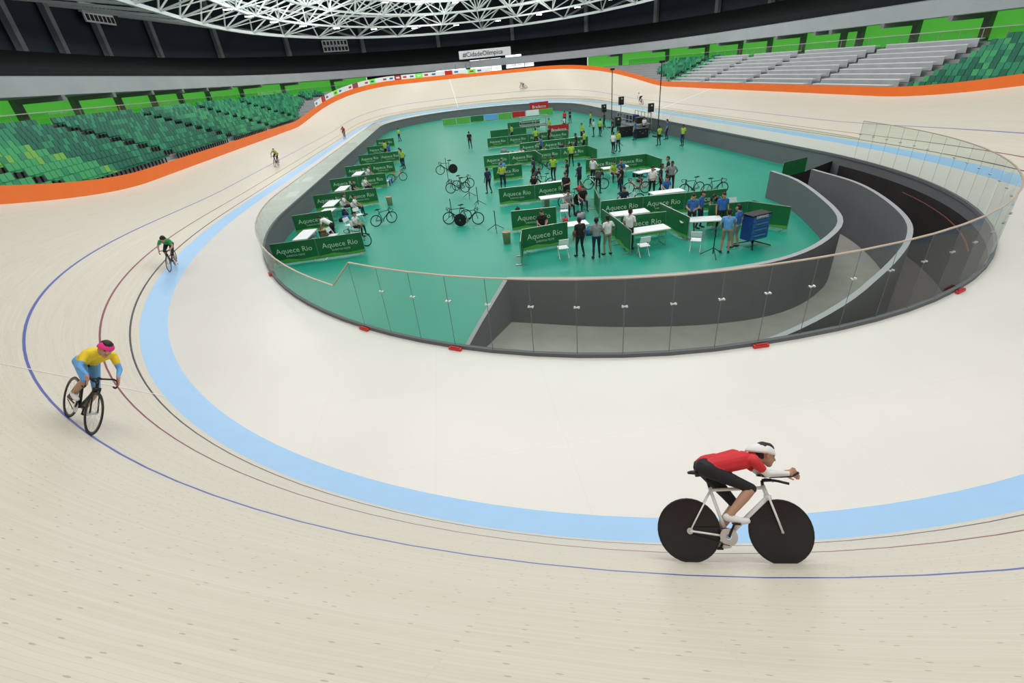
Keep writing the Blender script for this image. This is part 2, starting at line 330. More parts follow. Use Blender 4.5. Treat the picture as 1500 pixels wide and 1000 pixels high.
for i in range(248,306,2):
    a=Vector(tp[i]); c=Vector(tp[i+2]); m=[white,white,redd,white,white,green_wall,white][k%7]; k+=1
    mb=MB(); mb.add([a,c,c+Vector((0,0,.75)),a+Vector((0,0,.75))],[(0,1,2,3)],m); mb.add([a+(c-a)*.25+Vector((.0,-.03,.22)),a+(c-a)*.75+Vector((0,-.03,.22)),a+(c-a)*.75+Vector((0,-.03,.5)),a+(c-a)*.25+Vector((0,-.03,.5))],[(0,1,2,3)],[redd,cm('blue'),white][k%3])
    mb.box((a+c)/2+Vector((0,.05,.36)),(.06,.04,.72),steel)
    tag(new('advertising_board',mb.mesh('advertising_board')),'white advertising board with coloured logo above the banking','advertising board','advertising boards above the far bend')
NR=10; RUN=.84; RISE=.325; O0=1.1; Z0=1.75
Z=zs()
rows=[orow(.1,Z0-.3+Z)]
for r in range(NR):
    z=Z0+RISE*r+Z; rows+= [orow(O0-.1+RUN*r,z),orow(O0-.1+RUN*(r+1),z)]
rows+= [orow(O0-.1+RUN*NR,Z0+RISE*NR+Z),orow(13.5,Z0+RISE*NR+Z)]
notnear=lambda i: not(75<=i<=125)
tag(new('stand_terrace',bandmesh('stand_terrace',rows,conc,cond=notnear)),'stepped grey concrete grandstand terrace','grandstand')
ZW=Z0+RISE*NR
def seatmesh(m):
    b=MB(); b.box((0,0,.43),(.44,.40,.05),m); b.box((0,.21,.66),(.44,.05,.42),m,Matrix.Rotation(-.15,3,'X')); b.box((0,.1,.2),(.06,.08,.42),black); b.box((0,-.19,.41),(.40,.03,.06),m); b.box((-.2,.0,.47),(.03,.36,.06),m); b.box((.2,.0,.47),(.03,.36,.06),m)
    return b
sp=[seatmesh(m) for m in seatc]; sme=[s.mesh('stadium_seat') for s in sp]
seats=[]
cam=Vector(P[:3])
arc=np.arange(N)*S
for r in range(NR):
    o_=O0+RUN*r+.3; rp=orow(o_,Z0+RISE*r+Z)
    for side in (0,1):
        idx=[i for i in range(N) if ((128<=i<=268) if side==0 else (i>=348 or i<=60))]
        if side==1: idx=sorted(idx,key=lambda i:(i-348)%N)
        pts=rp[idx]; d=np.linalg.norm(np.diff(pts,axis=0),axis=1); s=np.concatenate([[0],np.cumsum(d)])
        t=np.arange(0,s[-1],.50)
        for tt in t:
            f=np.interp(tt,s,np.arange(len(idx))); k=int(min(f,len(idx)-2)); fr=f-k; p=pts[k]*(1-fr)+pts[k+1]*fr
            i=idx[k]
            sarc=(arc[i]+fr*S)
            if (sarc%12.5)<1.2: continue
            if p[2]+.6<TOPZ[i]+OH[i]-.3: continue
            if side==1 and -19<p[1]<21: continue
            seats.append((p,math.atan2(NY[i],NX[i])-PI/2,r,side,sarc))
def seatcol(s):
    p,a,r,side,sa=s
    if side==0 and p[1]<-19: return random.choice([1,2,2,3,2])
    if side==0: return random.choice([0,0,0,1,1,0]) if p[1]<4 else random.choice([0,1,2,1])
    return random.choice([0,0,1,1,2])
def inview(p):
    q=cam_proj(p); return q is not None and -20<q[0]<1520 and -20<q[1]<1020
cy_,sy_=math.cos(P[3]),math.sin(P[3]); cp,spp=math.cos(P[4]),math.sin(P[4])
fw=Vector((sy_*cp,cy_*cp,-spp)); r_=Vector((cy_,-sy_,0)); u_=r_.cross(fw); cr_,sr_=math.cos(P[5]),math.sin(P[5])
r2=r_*cr_+u_*sr_; u2=-r_*sr_+u_*cr_
def cam_proj(p):
    d=Vector(p)-cam; z=d.dot(fw)
    return None if z<.3 else (750+P[6]*d.dot(r2)/z,500-P[6]*d.dot(u2)/z)
seats.sort(key=lambda s:(0 if inview(s[0]) else 1,(Vector(s[0])-cam).length))
stuff=MB(); 
for m in seatc+[black]: stuff.mi(m)
for n_,s in enumerate(seats):
    c=seatcol(s); M=Matrix.Translation(s[0])@Matrix.Rotation(s[1],4,'Z')
    if n_<300:
        tag(new('stadium_seat',sme[c],None,M),['dark green','green','bright green','lime green'][c]+' plastic tip-up grandstand seat','seat','grandstand seats')
    else:
        src=sp[c]; bb=len(stuff.v); stuff.v+=[tuple(M@Vector(v)) for v in src.v]
        for f,mi in zip(src.f,src.m): stuff.f.append([bb+k for k in f]); stuff.m.append(stuff.mats.index(src.mats[mi]))
tag(new('stadium_seat_block',stuff.mesh('seat_block')),'rows of green plastic grandstand seats','seats','grandstand seats','stuff')
for r in range(1,NR,1):
    rp=orow(O0+RUN*r+.35,Z0+RISE*r+Z)
    for (a0,a1) in ((364,378),(380,394),(396,412),(414,428)):
        b=MB()
        for i in range(a0,a1):
            p=Vector(rp[i%N]);q=Vector(rp[(i+1)%N]); b.beam(p+Vector((0,0,.62)),q+Vector((0,0,.62)),.5,.05,white); b.beam(p+Vector((-.22,0,.33)),q+Vector((-.22,0,.33)),.03,.55,mat('tarp_grey',(.42,.44,.46),.7,noise=.2,nscale=1))
        tag(new('media_desk',b.mesh('media_desk')),'white covered bench row in the grandstand','bench','covered bench rows')
GZ0=ZW; GZ1=ZW+2.05
far=lambda i: not(75<=i<=125)
def st(name,rows,m,label,cond=far):
    o=new(name,bandmesh(name,rows,m,cond=cond)); o['kind']='structure'; o['label']=label; return o
st('wall_green',[orow(13.6,GZ0+Z),orow(13.6,GZ1+Z)],green_wall,'bright green back wall of the concourse with added glow',cond=lambda i: not(75<=i<=125) and not(282<=i<=322))
st('wall_far_concourse',[orow(13.2,GZ0-1+Z),orow(13.2,GZ1+Z)],navy_m,'dark far concourse wall',cond=lambda i: 282<=i<=322)
st('trim_1',[orow(9.7,GZ1+Z-.05),orow(9.5,GZ1+Z),orow(9.5,GZ1+Z+1.25),orow(9.9,GZ1+Z+1.35),orow(12,GZ1+Z+1.3)],beam_m,'long pale concrete ring beam')
st('ceiling_concourse',[orow(9.7,GZ1+Z-.03),orow(14,GZ1+Z-.03)],conc,'concourse soffit')
st('trim_2',[orow(12,GZ1+Z+1.3),orow(12,GZ1+Z+2.2),orow(24,GZ1+5+Z)],black_m,'dark upper seating tier')
st('wall_back',[orow(25,GZ1+2+Z),orow(25,26)],navy_m,'dark navy upper wall')
b=bandmesh('ceiling',[orow(26,25.5),orow(2,27.5)],black_m); o=new('ceiling',b); o['kind']='structure'
def qbox(name,p0,p1,z0,z1,m,label,cat,th=.1):
    b=MB(); p0=Vector((*p0,0));p1=Vector((*p1,0)); d=(p1-p0); n=Vector((-d.y,d.x,0)).normalized()*th
    v=[p0,p1,p1+n,p0+n]; V=[(q.x,q.y,z0) for q in v]+[(q.x,q.y,z1) for q in v]
    b.add(V,[(0,1,5,4),(1,2,6,5),(2,3,7,6),(3,0,4,7),(4,5,6,7),(0,3,2,1)],m); return b
ff=66.2
for k,(a,c,z0,z1) in enumerate([(-6.5,.2,5.6,7.9),(1.2,8.2,6.0,8.4),(9.2,15.6,6.2,8.7)]):
    b=qbox('w',(a,ff),(c,ff),z0,z1,day,'','',.1)
    for t in (0,.33,.66,1): b.box((a+(c-a)*t,ff-.05,(z0+z1)/2),(.12,.12,z1-z0),colm)
    b.box(((a+c)/2,ff-.05,z0+.5),(c-a,.1,.1),colm)
    o=new('window_%d'%(k+1),b.mesh('window')); o['kind']='structure'; o['label']='bright daylight opening with mullions'
def text(s,size,m,name='lettering',ext=.004,align='CENTER'):
    c=bpy.data.curves.new('t','FONT'); c.body=s; c.size=size; c.extrude=ext; c.align_x=align; c.align_y='CENTER'; c.resolution_u=2
    o=bpy.data.objects.new('t',c); COL.objects.link(o); bpy.context.view_layer.update()
    me=bpy.data.meshes.new_from_object(o.evaluated_get(bpy.context.evaluated_depsgraph_get())); bpy.data.objects.remove(o); me.materials.clear(); me.materials.append(m); me.name=name; return me
b=qbox('b',(-1.0,65.2),(10.4,65.2),8.75,10.3,white,'','',.1)
rt=new('hanging_banner',b.mesh('banner')); tag(rt,'white hanging banner with dark hashtag lettering','banner')
new('lettering',text('#CidadeOlímpica',1.25,cm('navy'),'l'),rt,Matrix.Translation((4.2,65.1,9.5))@Matrix.Rotation(PI/2,4,'X'))
colmesh=MB(); colmesh.box((0,0,1.02),(.55,.5,2.06),colm); colmesh.box((0,-1.9,1.85),(.45,3.6,.4),colm); cmesh=colmesh.mesh('concourse_column')
uc=MB(); uc.box((0,0,8),(.8,.7,16),colm); uc.box((0,-.5,14.6),(.9,1.4,.6),colm); ucm=uc.mesh('upper_column')
ro=orow(13.2,GZ0+Z); ru=orow(24.3,8.5+Z)
for i in range(0,N,11):
    if 72<=i<=128: continue
    a=math.atan2(NY[i],NX[i])-PI/2
    if not(282<=i<=322): tag(new('concourse_column',cmesh,None,Matrix.Translation(ro[i])@Matrix.Rotation(a,4,'Z')),'grey concrete concourse column with bracket','column','concourse columns')
    tag(new('upper_column',ucm,None,Matrix.Translation(ru[i])@Matrix.Rotation(a,4,'Z')),'tall grey concrete column on the dark upper wall','column','upper columns')
pb=MB(); pb.tube((0,0,0),(0,0,.97),.03,steel,n=6); pbm=pb.mesh('post')
for ca in ((lambda i:125<=i<=275),(lambda i:i>=335 or i<=75)):
    o=new('balustrade',None); o.location=orow(9.6,ZW+Z)[200 if ca(200) else 0]; tag(o,'greenish glass balustrade behind the seats','balustrade','walkway balustrades'); IM=Matrix.Translation(-Vector(o.location))
    new('glass_panel',bandmesh('bg',[orow(9.6,ZW+Z+.05),orow(9.6,ZW+Z+.92)],glass2,cond=ca),o,IM); new('rail',bandmesh('br',[orow(9.57,ZW+Z+.94),orow(9.57,ZW+Z+1.0),orow(9.63,ZW+Z+1.0),orow(9.63,ZW+Z+.94)],steel,cond=ca),o,IM)
    rr=orow(9.6,ZW+Z)
    for i in range(0,N,3):
        if ca(i): new('post',pbm,o,IM@Matrix.Translation(rr[i]))
for (i,zc) in ((243,17.3),(282,13.8),(340,15.5)):
    p=Vector(orow(24.0,zc)[i]); a=math.atan2(NY[i],NX[i])-PI/2; b=MB(); b.box((0,0,0),(6,.2,2.2),white)
    for rr_ in (-.55,.55):
        for k in range(7): b.box((-2.5+k*.83,-.12,rr_),(.55,.05,.7),black)
    tag(new('vent_panel',b.mesh('vent_panel'),None,Matrix.Translation(p)@Matrix.Rotation(a,4,'Z')),'white louvred panel with two rows of dark openings','vent panel','wall vent panels')
b=MB(); TL_=-.035*(Y-15); A1=orow(10,15.2+TL_); A2=orow(5,16.4+TL_); A3=orow(0,17.8+TL_); B1=orow(7.5,18.4+TL_); B2=orow(2.5,20.2+TL_); B3=orow(-4,21.6+TL_); A4=orow(-6,19+TL_)
def chord(R,w): 
    for i in range(0,N,4): b.beam(R[i],R[(i+4)%N],w,w,truss_m)
for R,w in ((A1,.4),(A2,.28),(A3,.28),(A4,.32),(B1,.28),(B2,.22),(B3,.22)): chord(R,w)
for i in range(0,N,8):
    j=(i+4)%N; k2=(i+8)%N
    for R,T in ((A1,B1),(A2,B1),(A2,B2),(A3,B2),(A3,B3),(A4,B3)):
        b.beam(R[i],T[j],.18,.18,truss_m); b.beam(T[j],R[k2],.18,.18,truss_m)
    for R,T in ((A1,A2),(A2,A3),(A3,A4),(B1,B2),(B2,B3)): b.beam(R[i],T[i],.18,.18,truss_m); b.beam(R[i],T[j],.12,.12,truss_m)
    b.beam(A1[i],orow(24.5,17.5)[i],.3,.3,truss_m)
tag(new('roof_truss',b.mesh('roof_truss')),'white steel space frame ring truss under the roof','roof truss')
lm=MB(); lm.box((0,0,.12),(1.1,.6,.2),steel); lm.box((0,0,0),(1.0,.5,.05),lampm); lmm=lm.mesh('flood_lamp')
for R,rng in ((A4,range(130,400,12)),(A2,range(236,380,9))):
    for i in rng: tag(new('flood_lamp',lmm,None,Matrix.Translation(Vector(R[i%N])-Vector((0,0,.35)))),'bright rectangular floodlight hung from the truss','lamp','roof floodlights')
# ---------------------------------------------------------------- infield objects
TXT1=text('Aquece Rio',.36,ban2,'l1'); TXT2=text('EVENTOS-TESTE',.12,ban2,'l2'); TXTB=text('Bradesco',.4,white,'l3')
def barrier(p0,p1,m=ban,txt=True,h=1.08,label='green fabric barrier printed Aquece Rio on a metal frame'):
    p0=Vector((*p0,ZF));p1=Vector((*p1,ZF)); d=p1-p0; L=d.length; a=math.atan2(d.y,d.x)
    if (Vector((d.y,-d.x,0))).dot(cam-p0)<0: p0,p1=p1,p0; a+=PI
    root=new('banner_barrier',None,None,Matrix.Translation(p0)@Matrix.Rotation(a,4,'Z')); tag(root,label,'barrier','banner barriers on the infield')
    L-=.04
    f=MB(); f.path([Vector(q) for q in((0,0,.1),(0,0,h),(L,0,h),(L,0,.1),(0,0,.1))],.02,steel,6)
    for x_ in (.25,L-.25): f.beam((x_,-.28,.015),(x_,.28,.015),.05,.03,steel); f.tube((x_,0,.02),(x_,0,.12),.02,steel,n=6)
    new('frame',f.mesh('frame'),root)
    bn=MB(); K=6
    for s_,fl in ((-.03,0),(.03,1)):
        for k in range(K):
            xa=L*k/K;xb=L*(k+1)/K; bn.add([(xa,s_,.12),(xb,s_,.12),(xb,s_,h+.01),(xa,s_,h+.01)],[(0,1,2,3)] if not fl else [(3,2,1,0)],m)
    bn.add([(0,-.031,.12),(L,-.031,.12),(L,-.031,.26),(L*.6,-.031,.2),(L*.3,-.031,.3),(0,-.031,.22)],[(0,1,2,3,4,5)],ltgreen)
    new('banner',bn.mesh('banner'),root)
    if txt:
        new('lettering',TXT1,root,Matrix.Translation((L/2,-.04,.68))@Matrix.Rotation(PI/2,4,'X'))
        new('lettering',TXT2,root,Matrix.Translation((L/2,-.04,.42))@Matrix.Rotation(PI/2,4,'X'))
def brow(pts,**k):
    for a,c in zip(pts[:-1],pts[1:]): barrier(a,c,**k)
PL='plain green fabric barrier on a metal frame'
brow([(-15.3,-32.2),(-13.2,-32.15),(-11.0,-32.0)])
brow([(-15.7,-26.7),(-13.5,-26.4)]); brow([(-15.7,-21.4),(-13.6,-21.3),(-11.5,-21.2)]); brow([(-15.7,-15.7),(-13.6,-15.6),(-11.4,-15.6)])
brow([(-15.5,-9.9),(-13.3,-9.8),(-11.2,-9.8)]); brow([(-15.3,-3.2),(-13.1,-3.1),(-11.3,-3)]); brow([(-15.3,3.5),(-13.1,3.5)]); brow([(-15,10),(-12.8,10)])
brow([(-3.6,-26.0),(-1.4,-26.2),(.8,-26.2)]); brow([(1.4,-26.4),(1.1,-28.6)],txt=False,label=PL); brow([(2.2,-26.8),(1.5,-29),(1.1,-31.2)],txt=False,label=PL)
brow([(-3.6,-31.6),(-1.3,-31.8)]); brow([(-3.6,-34.9),(-1.4,-34.6)]); brow([(-3.9,-36.6),(-3.6,-35)],txt=False,label=PL)
brow([(1.0,-31.8),(3.2,-31.9),(5.3,-32.2),(7.4,-32.4)]); brow([(1.0,-34.8),(3.1,-34.95)]); brow([(.6,-33.3),(.7,-35.2),(.7,-37)],txt=False,label=PL)
brow([(3.4,-33.5),(3.6,-36.2)],txt=False,label=PL); brow([(5.2,-34.8),(7.0,-35.0),(8.0,-36.6)],txt=False,label=PL)
brow([(-3.4,-12.8),(-1.2,-12.9),(1,-13),(3.2,-13.2),(5.4,-13.4)]); brow([(.5,-7.6),(2.7,-7.7),(4.9,-7.8),(7.1,-7.9)]); brow([(-2,-1),(.2,-1),(2.4,-1.1),(4.6,-1.2),(6.8,-1.3)])
brow([(3.5,-20),(5.7,-20.2),(7.9,-20.4)]); brow([(7.9,-20.4),(8,-23)],txt=False,label=PL); brow([(13.2,-28.3),(15.2,-27.6)],txt=False,label=PL)
brow([(-1,6),(1.2,6),(3.4,6)],txt=False,label=PL); brow([(2,13),(4.2,13),(6.4,13)],txt=False,label=PL)
brow([(-3.2,-18.6),(-1,-18.6)]); brow([(5.4,-13.4),(5.6,-15.8)],txt=False,label=PL); brow([(1,-13),(1.1,-15.4)],txt=False,label=PL)
ads=[ltgreen,ltgreen,ban,cm('skyblue'),ltgreen,redd,white,ltgreen]
for k in range(8):
    barrier((-6.5+2.3*k,31-.15*k),(-4.3+2.3*k,31-.15*k),m=ads[k],txt=False,label='coloured fabric advertising barrier')
b=MB(); b.box((0,0,.9),(3.4,.08,1.6),redd); b.box((-1.4,.1,.1),(.1,.6,.2),steel); b.box((1.4,.1,.1),(.1,.6,.2),steel); SBM=b.mesh('sponsor_board')
for loc in ((11,38),(6.8,3.5)):
    o=new('sponsor_board',SBM,None,Matrix.Translation((*loc,ZF))@Matrix.Scale(1 if loc[1]>30 else .7,4))
    tag(o,'red sponsor board with white bank lettering','sign','red sponsor boards'); new('lettering',TXTB,o,Matrix.Translation((0,-.06,.95))@Matrix.Rotation(PI/2,4,'X')@Matrix.Scale(1.7,4))
tt=MB(); tt.box((0,0,.735),(1.8,.75,.04),white); tt.box((0,0,.70),(1.7,.65,.03),steel); TT=tt.mesh('table_top')
tl=MB(); tl.path([Vector((0,-.3,.7)),Vector((0,-.3,.02)),Vector((0,.3,.02)),Vector((0,.3,.7))],.018,steel,6); tl.tube((0,-.3,.35),(0,.3,.35),.012,steel,n=6); TL=tl.mesh('leg')
def table(x_,y_,a=0):
    r=new('folding_table',None,None,Matrix.Translation((x_,y_,ZF))@Matrix.Rotation(a,4,'Z')); tag(r,'white folding table with metal legs','table','folding tables')
    new('table_top',TT,r); new('leg',TL,r,Matrix.Translation((-.72,0,0))); new('leg',TL,r,Matrix.Translation((.72,0,0)))
for q in [(-1.2,-33.9,0),(1.8,-36.0,.05),(4.4,-35.6,-.25),(2.0,-33.2,0),(-.6,-28.2,0),(0.2,-24.6,.1),(-14.2,-25.2,1.4),(-14.3,-22.8,1.5),(-14.4,-18,1.5),(-14.3,-29.8,1.5),(-14.1,-12,1.5),(5,-22,0),(2,-11.5,0),(3,-5.5,0),(6.4,-24.5,.2),(-.8,-10.6,0),(5.2,-30.2,0)]: table(*q)
ch=MB(); ch.box((0,0,.45),(.42,.42,.03),white); CS=ch.mesh('seat'); ch=MB(); ch.box((0,.2,.75),(.42,.03,.22),white,Matrix.Rotation(-.12,3,'X')); CB=ch.mesh('backrest')
ch=MB(); ch.tube((0,-.2,0),(0,.22,.85),.014,white,n=6); ch.tube((0,.22,0),(0,-.15,.45),.014,white,n=6); CLg=ch.mesh('leg')
def chair(x_,y_,a=0):
    r=new('folding_chair',None,None,Matrix.Translation((x_,y_,ZF))@Matrix.Rotation(a,4,'Z')); tag(r,'white plastic folding chair on the green floor','chair','white folding chairs')
    new('seat',CS,r); new('backrest',CB,r); new('leg',CLg,r,Matrix.Translation((-.2,0,0))); new('leg',CLg,r,Matrix.Translation((.2,0,0)))
SIT=[(-2.3,-32.9,PI,'black','black'),(-11.9,-28.6,1.2+PI,'white','black'),(-12.6,-24,1.5+PI,'white','navy'),(.8,-29,PI,'black','navy'),(4.6,-23,PI,'lime','black'),(-12.8,-17.4,1.4+PI,'white','black'),(1.9,-12.4,PI,'lime','black'),(2.7,-30.4,PI,'navy','black'),
(-13.4,-23.2,1.6+PI,'white','black'),(-13.5,-18.6,1.5+PI,'black','black'),(-13.2,-12.4,1.5+PI,'white','navy'),(-.2,-29.6,.3+PI,'grey','black'),(-1.1,-24.2,2.6,'black','black'),(5.6,-29.2,PI,'blue','black'),(0,-11.9,PI,'white','black'),(3.6,-11.7,PI,'navy','black')]
for q in [(-2.0,-36.1,PI),(1.2,-37.1,PI),(3.4,-37.3,2.6),(-12.4,-27.8,1),(-.6,-30.4,3),(-13,-29.5,1.3),(7.2,-33.5,0),(-12.2,-25.6,.8)]+[(s[0],s[1],s[2]-PI) for s in SIT]: chair(*q)
def wheel_mesh(disc=False,rim=carbon):
    b=MB(); b.torus((0,0,0),.333,.012,black,n=36,k=6)
    if disc:
        b.lathe((0,0,0),[(.0,.03),(.03,.03),(.2,.018),(.325,.010)],rim,36,'X'); b.lathe((0,0,0),[(.325,-.010),(.2,-.018),(.03,-.03),(0,-.03)],rim,36,'X')
    else:
        b.lathe((0,0,0),[(.29,0),(.295,.009),(.325,.010)],rim,36,'X'); b.lathe((0,0,0),[(.325,-.010),(.295,-.009),(.29,0)],rim,36,'X')
        for k in range(20):
            a=2*PI*k/20; c2=a+.25*(1 if k%2 else -1)
            b.tube(((.03 if k%2 else -.03),.02*math.cos(c2),.02*math.sin(c2)),(0,.293*math.cos(a),.293*math.sin(a)),.0018,steel,n=4,cap=False)
        b.tube((-.045,0,0),(.045,0,0),.02,steel)
    b.tube((-.055,0,0),(.055,0,0),.012,steel)
    return b.mesh('wheel',True)
WD=wheel_mesh(True); WS=wheel_mesh(False); WW=wheel_mesh(False,white)
BBp=Vector((0,-.07,.28)); RH=Vector((0,-.48,.335)); FH=Vector((0,.50,.335)); ST_=Vector((0,-.22,.80)); HT=Vector((0,.36,.83)); HBm=Vector((0,.40,.70))
def frame_mesh(m):
    b=MB(); b.tube(BBp,ST_,.019,m); b.tube(ST_+Vector((0,0,-.03)),HT+Vector((0,0,-.03)),.018,m); b.tube(BBp,HBm,.026,m); b.tube(HT,HBm,.024,m)
    for s_ in (-1,1):
        b.tube(BBp+Vector((s_*.03,0,0)),RH+Vector((s_*.055,0,0)),.011,m); b.tube(ST_+Vector((s_*.015,0,-.05)),RH+Vector((s_*.055,0,0)),.009,m); b.tube(HBm+Vector((s_*.04,.0,0)),FH+Vector((s_*.05,0,0)),.012,m)
    b.box(HBm,(.1,.05,.05),m); b.tube(BBp-Vector((.04,0,0)),BBp+Vector((.04,0,0)),.025,m); return b.mesh('frame',True)
def saddle_mesh():
    b=MB(); b.tube(ST_,(0,-.25,.93),.014,carbon); b.lathe((0,-.38,.95),[(0,-.01),(.065,-.005),(.07,.02),(.03,.035),(0,.037)],black,14); b.tube((0,-.36,.962),(0,-.12,.955),.05,black,.018); return b.mesh('saddle',True)
def bar_mesh(aero):
    b=MB(); b.tube(HT,(0,.36,.88),.018,carbon); b.tube((0,.36,.88),(0,.46,.885),.018,carbon)
    if aero:
        b.path([Vector((-.21,.56,.86)),Vector((-.19,.46,.885)),Vector((.19,.46,.885)),Vector((.21,.56,.86))],.014,carbon)
        for s_ in (-1,1): b.path([Vector((s_*.06,.42,.92)),Vector((s_*.055,.66,.93)),Vector((s_*.05,.74,.97))],.012,carbon); b.box((s_*.07,.40,.93),(.08,.12,.02),black)
    else:
        for s_ in (-1,1): b.path([Vector((0,.46,.885)),Vector((s_*.17,.46,.885)),Vector((s_*.2,.54,.87)),Vector((s_*.2,.56,.80)),Vector((s_*.2,.50,.75)),Vector((s_*.2,.42,.75))],.014,black)
    return b.mesh('handlebar',True)
def crank_mesh():
    b=MB(); b.lathe((.05,BBp.y,BBp.z),[(.03,0),(.095,0),(.095,.006),(.03,.006)],steel,24,'X')
    b.tube(BBp+Vector((.06,0,0)),BBp+Vector((.07,.07,.15)),.012,black); b.tube(BBp-Vector((.06,0,0)),BBp+Vector((-.07,-.07,-.15)),.012,black)
    b.box(BBp+Vector((.12,.07,.15)),(.09,.07,.02),black); b.box(BBp+Vector((-.12,-.07,-.15)),(.09,.07,.02),black)
    b.beam(BBp+Vector((.052,0,.09)),RH+Vector((.052,0,.035)),.008,.01,black); b.beam(BBp+Vector((.052,0,-.09)),RH+Vector((.052,0,-.035)),.008,.01,black)
    b.lathe((.05,RH.y,RH.z),[(.01,0),(.035,0),(.035,.006),(.01,.006)],steel,16,'X'); return b.mesh('crankset')
FRM={k:frame_mesh(m) for k,m in (('black',carbon),('white',white),('red',red),('blue',cm('skyblue')))}
SAD=saddle_mesh(); BARA=bar_mesh(True); BARD=bar_mesh(False); CRK=crank_mesh()
def bike(M,fr='black',rear=WS,front=WS,aero=False,label='black track bicycle with thin frame',group='bicycles'):
    r=new('track_bicycle',None,None,M); tag(r,label,'bicycle',group)
    new('frame',FRM[fr],r); new('wheel',rear,r,Matrix.Translation(RH)); new('wheel',front,r,Matrix.Translation(FH)); new('handlebar',BARA if aero else BARD,r); new('saddle',SAD,r); new('crankset',CRK,r); return r
# ---------------------------------------------------------------- people
ICO=None
def ico():
    global ICO
    if ICO is None:
        b=bmesh.new(); bmesh.ops.create_icosphere(b,subdivisions=2,radius=1); ICO=np.array([v.co[:] for v in b.verts]); b.free()
    return ICO
def build_body(els,voxel,name):
    bm=bmesh.new()
    for (p0,r0,p1,r1,m) in els:
        pts=np.concatenate([ico()*r0+np.array(p0),ico()*r1+np.array(p1)])
        vv=[bm.verts.new(p) for p in pts]
        g=bmesh.ops.convex_hull(bm,input=vv,use_existing_faces=False)
        junk=list({e for e in g['geom_interior']+g['geom_unused'] if isinstance(e,bmesh.types.BMVert)})
        if junk: bmesh.ops.delete(bm,geom=junk,context='VERTS')
    bmesh.ops.recalc_face_normals(bm,faces=bm.faces)
    me=bpy.data.meshes.new('tmp'); bm.to_mesh(me); bm.free()
    o=bpy.data.objects.new('tmp',me); COL.objects.link(o)
    md=o.modifiers.new('r','REMESH'); md.mode='VOXEL'; md.voxel_size=voxel; md.adaptivity=0
    sm=o.modifiers.new('s','SMOOTH'); sm.factor=.5; sm.iterations=2
    bpy.context.view_layer.update()
    out=bpy.data.meshes.new_from_object(o.evaluated_get(bpy.context.evaluated_depsgraph_get())); bpy.data.objects.remove(o); out.name=name
    nf=len(out.polygons); c=np.empty(nf*3); out.polygons.foreach_get('center',c); c=c.reshape(-1,3)
    best=np.full(nf,1e9); mi=np.zeros(nf,int); keys=[]
    for (p0,r0,p1,r1,m) in els:
        if m not in keys: keys.append(m)
        a=np.array(p0);d=np.array(p1)-a; L=max(d@d,1e-9); t=np.clip(((c-a)@d)/L,0,1); dist=np.linalg.norm(c-a-t[:,None]*d,axis=1)-(r0+(r1-r0)*t)
        k=dist<best; best[k]=dist[k]; mi[k]=keys.index(m)
    out.polygons.foreach_set('use_smooth',[True]*nf); out.update()
    return out,keys,mi.astype(np.int32)
def V3(*a): return np.array(a,float)
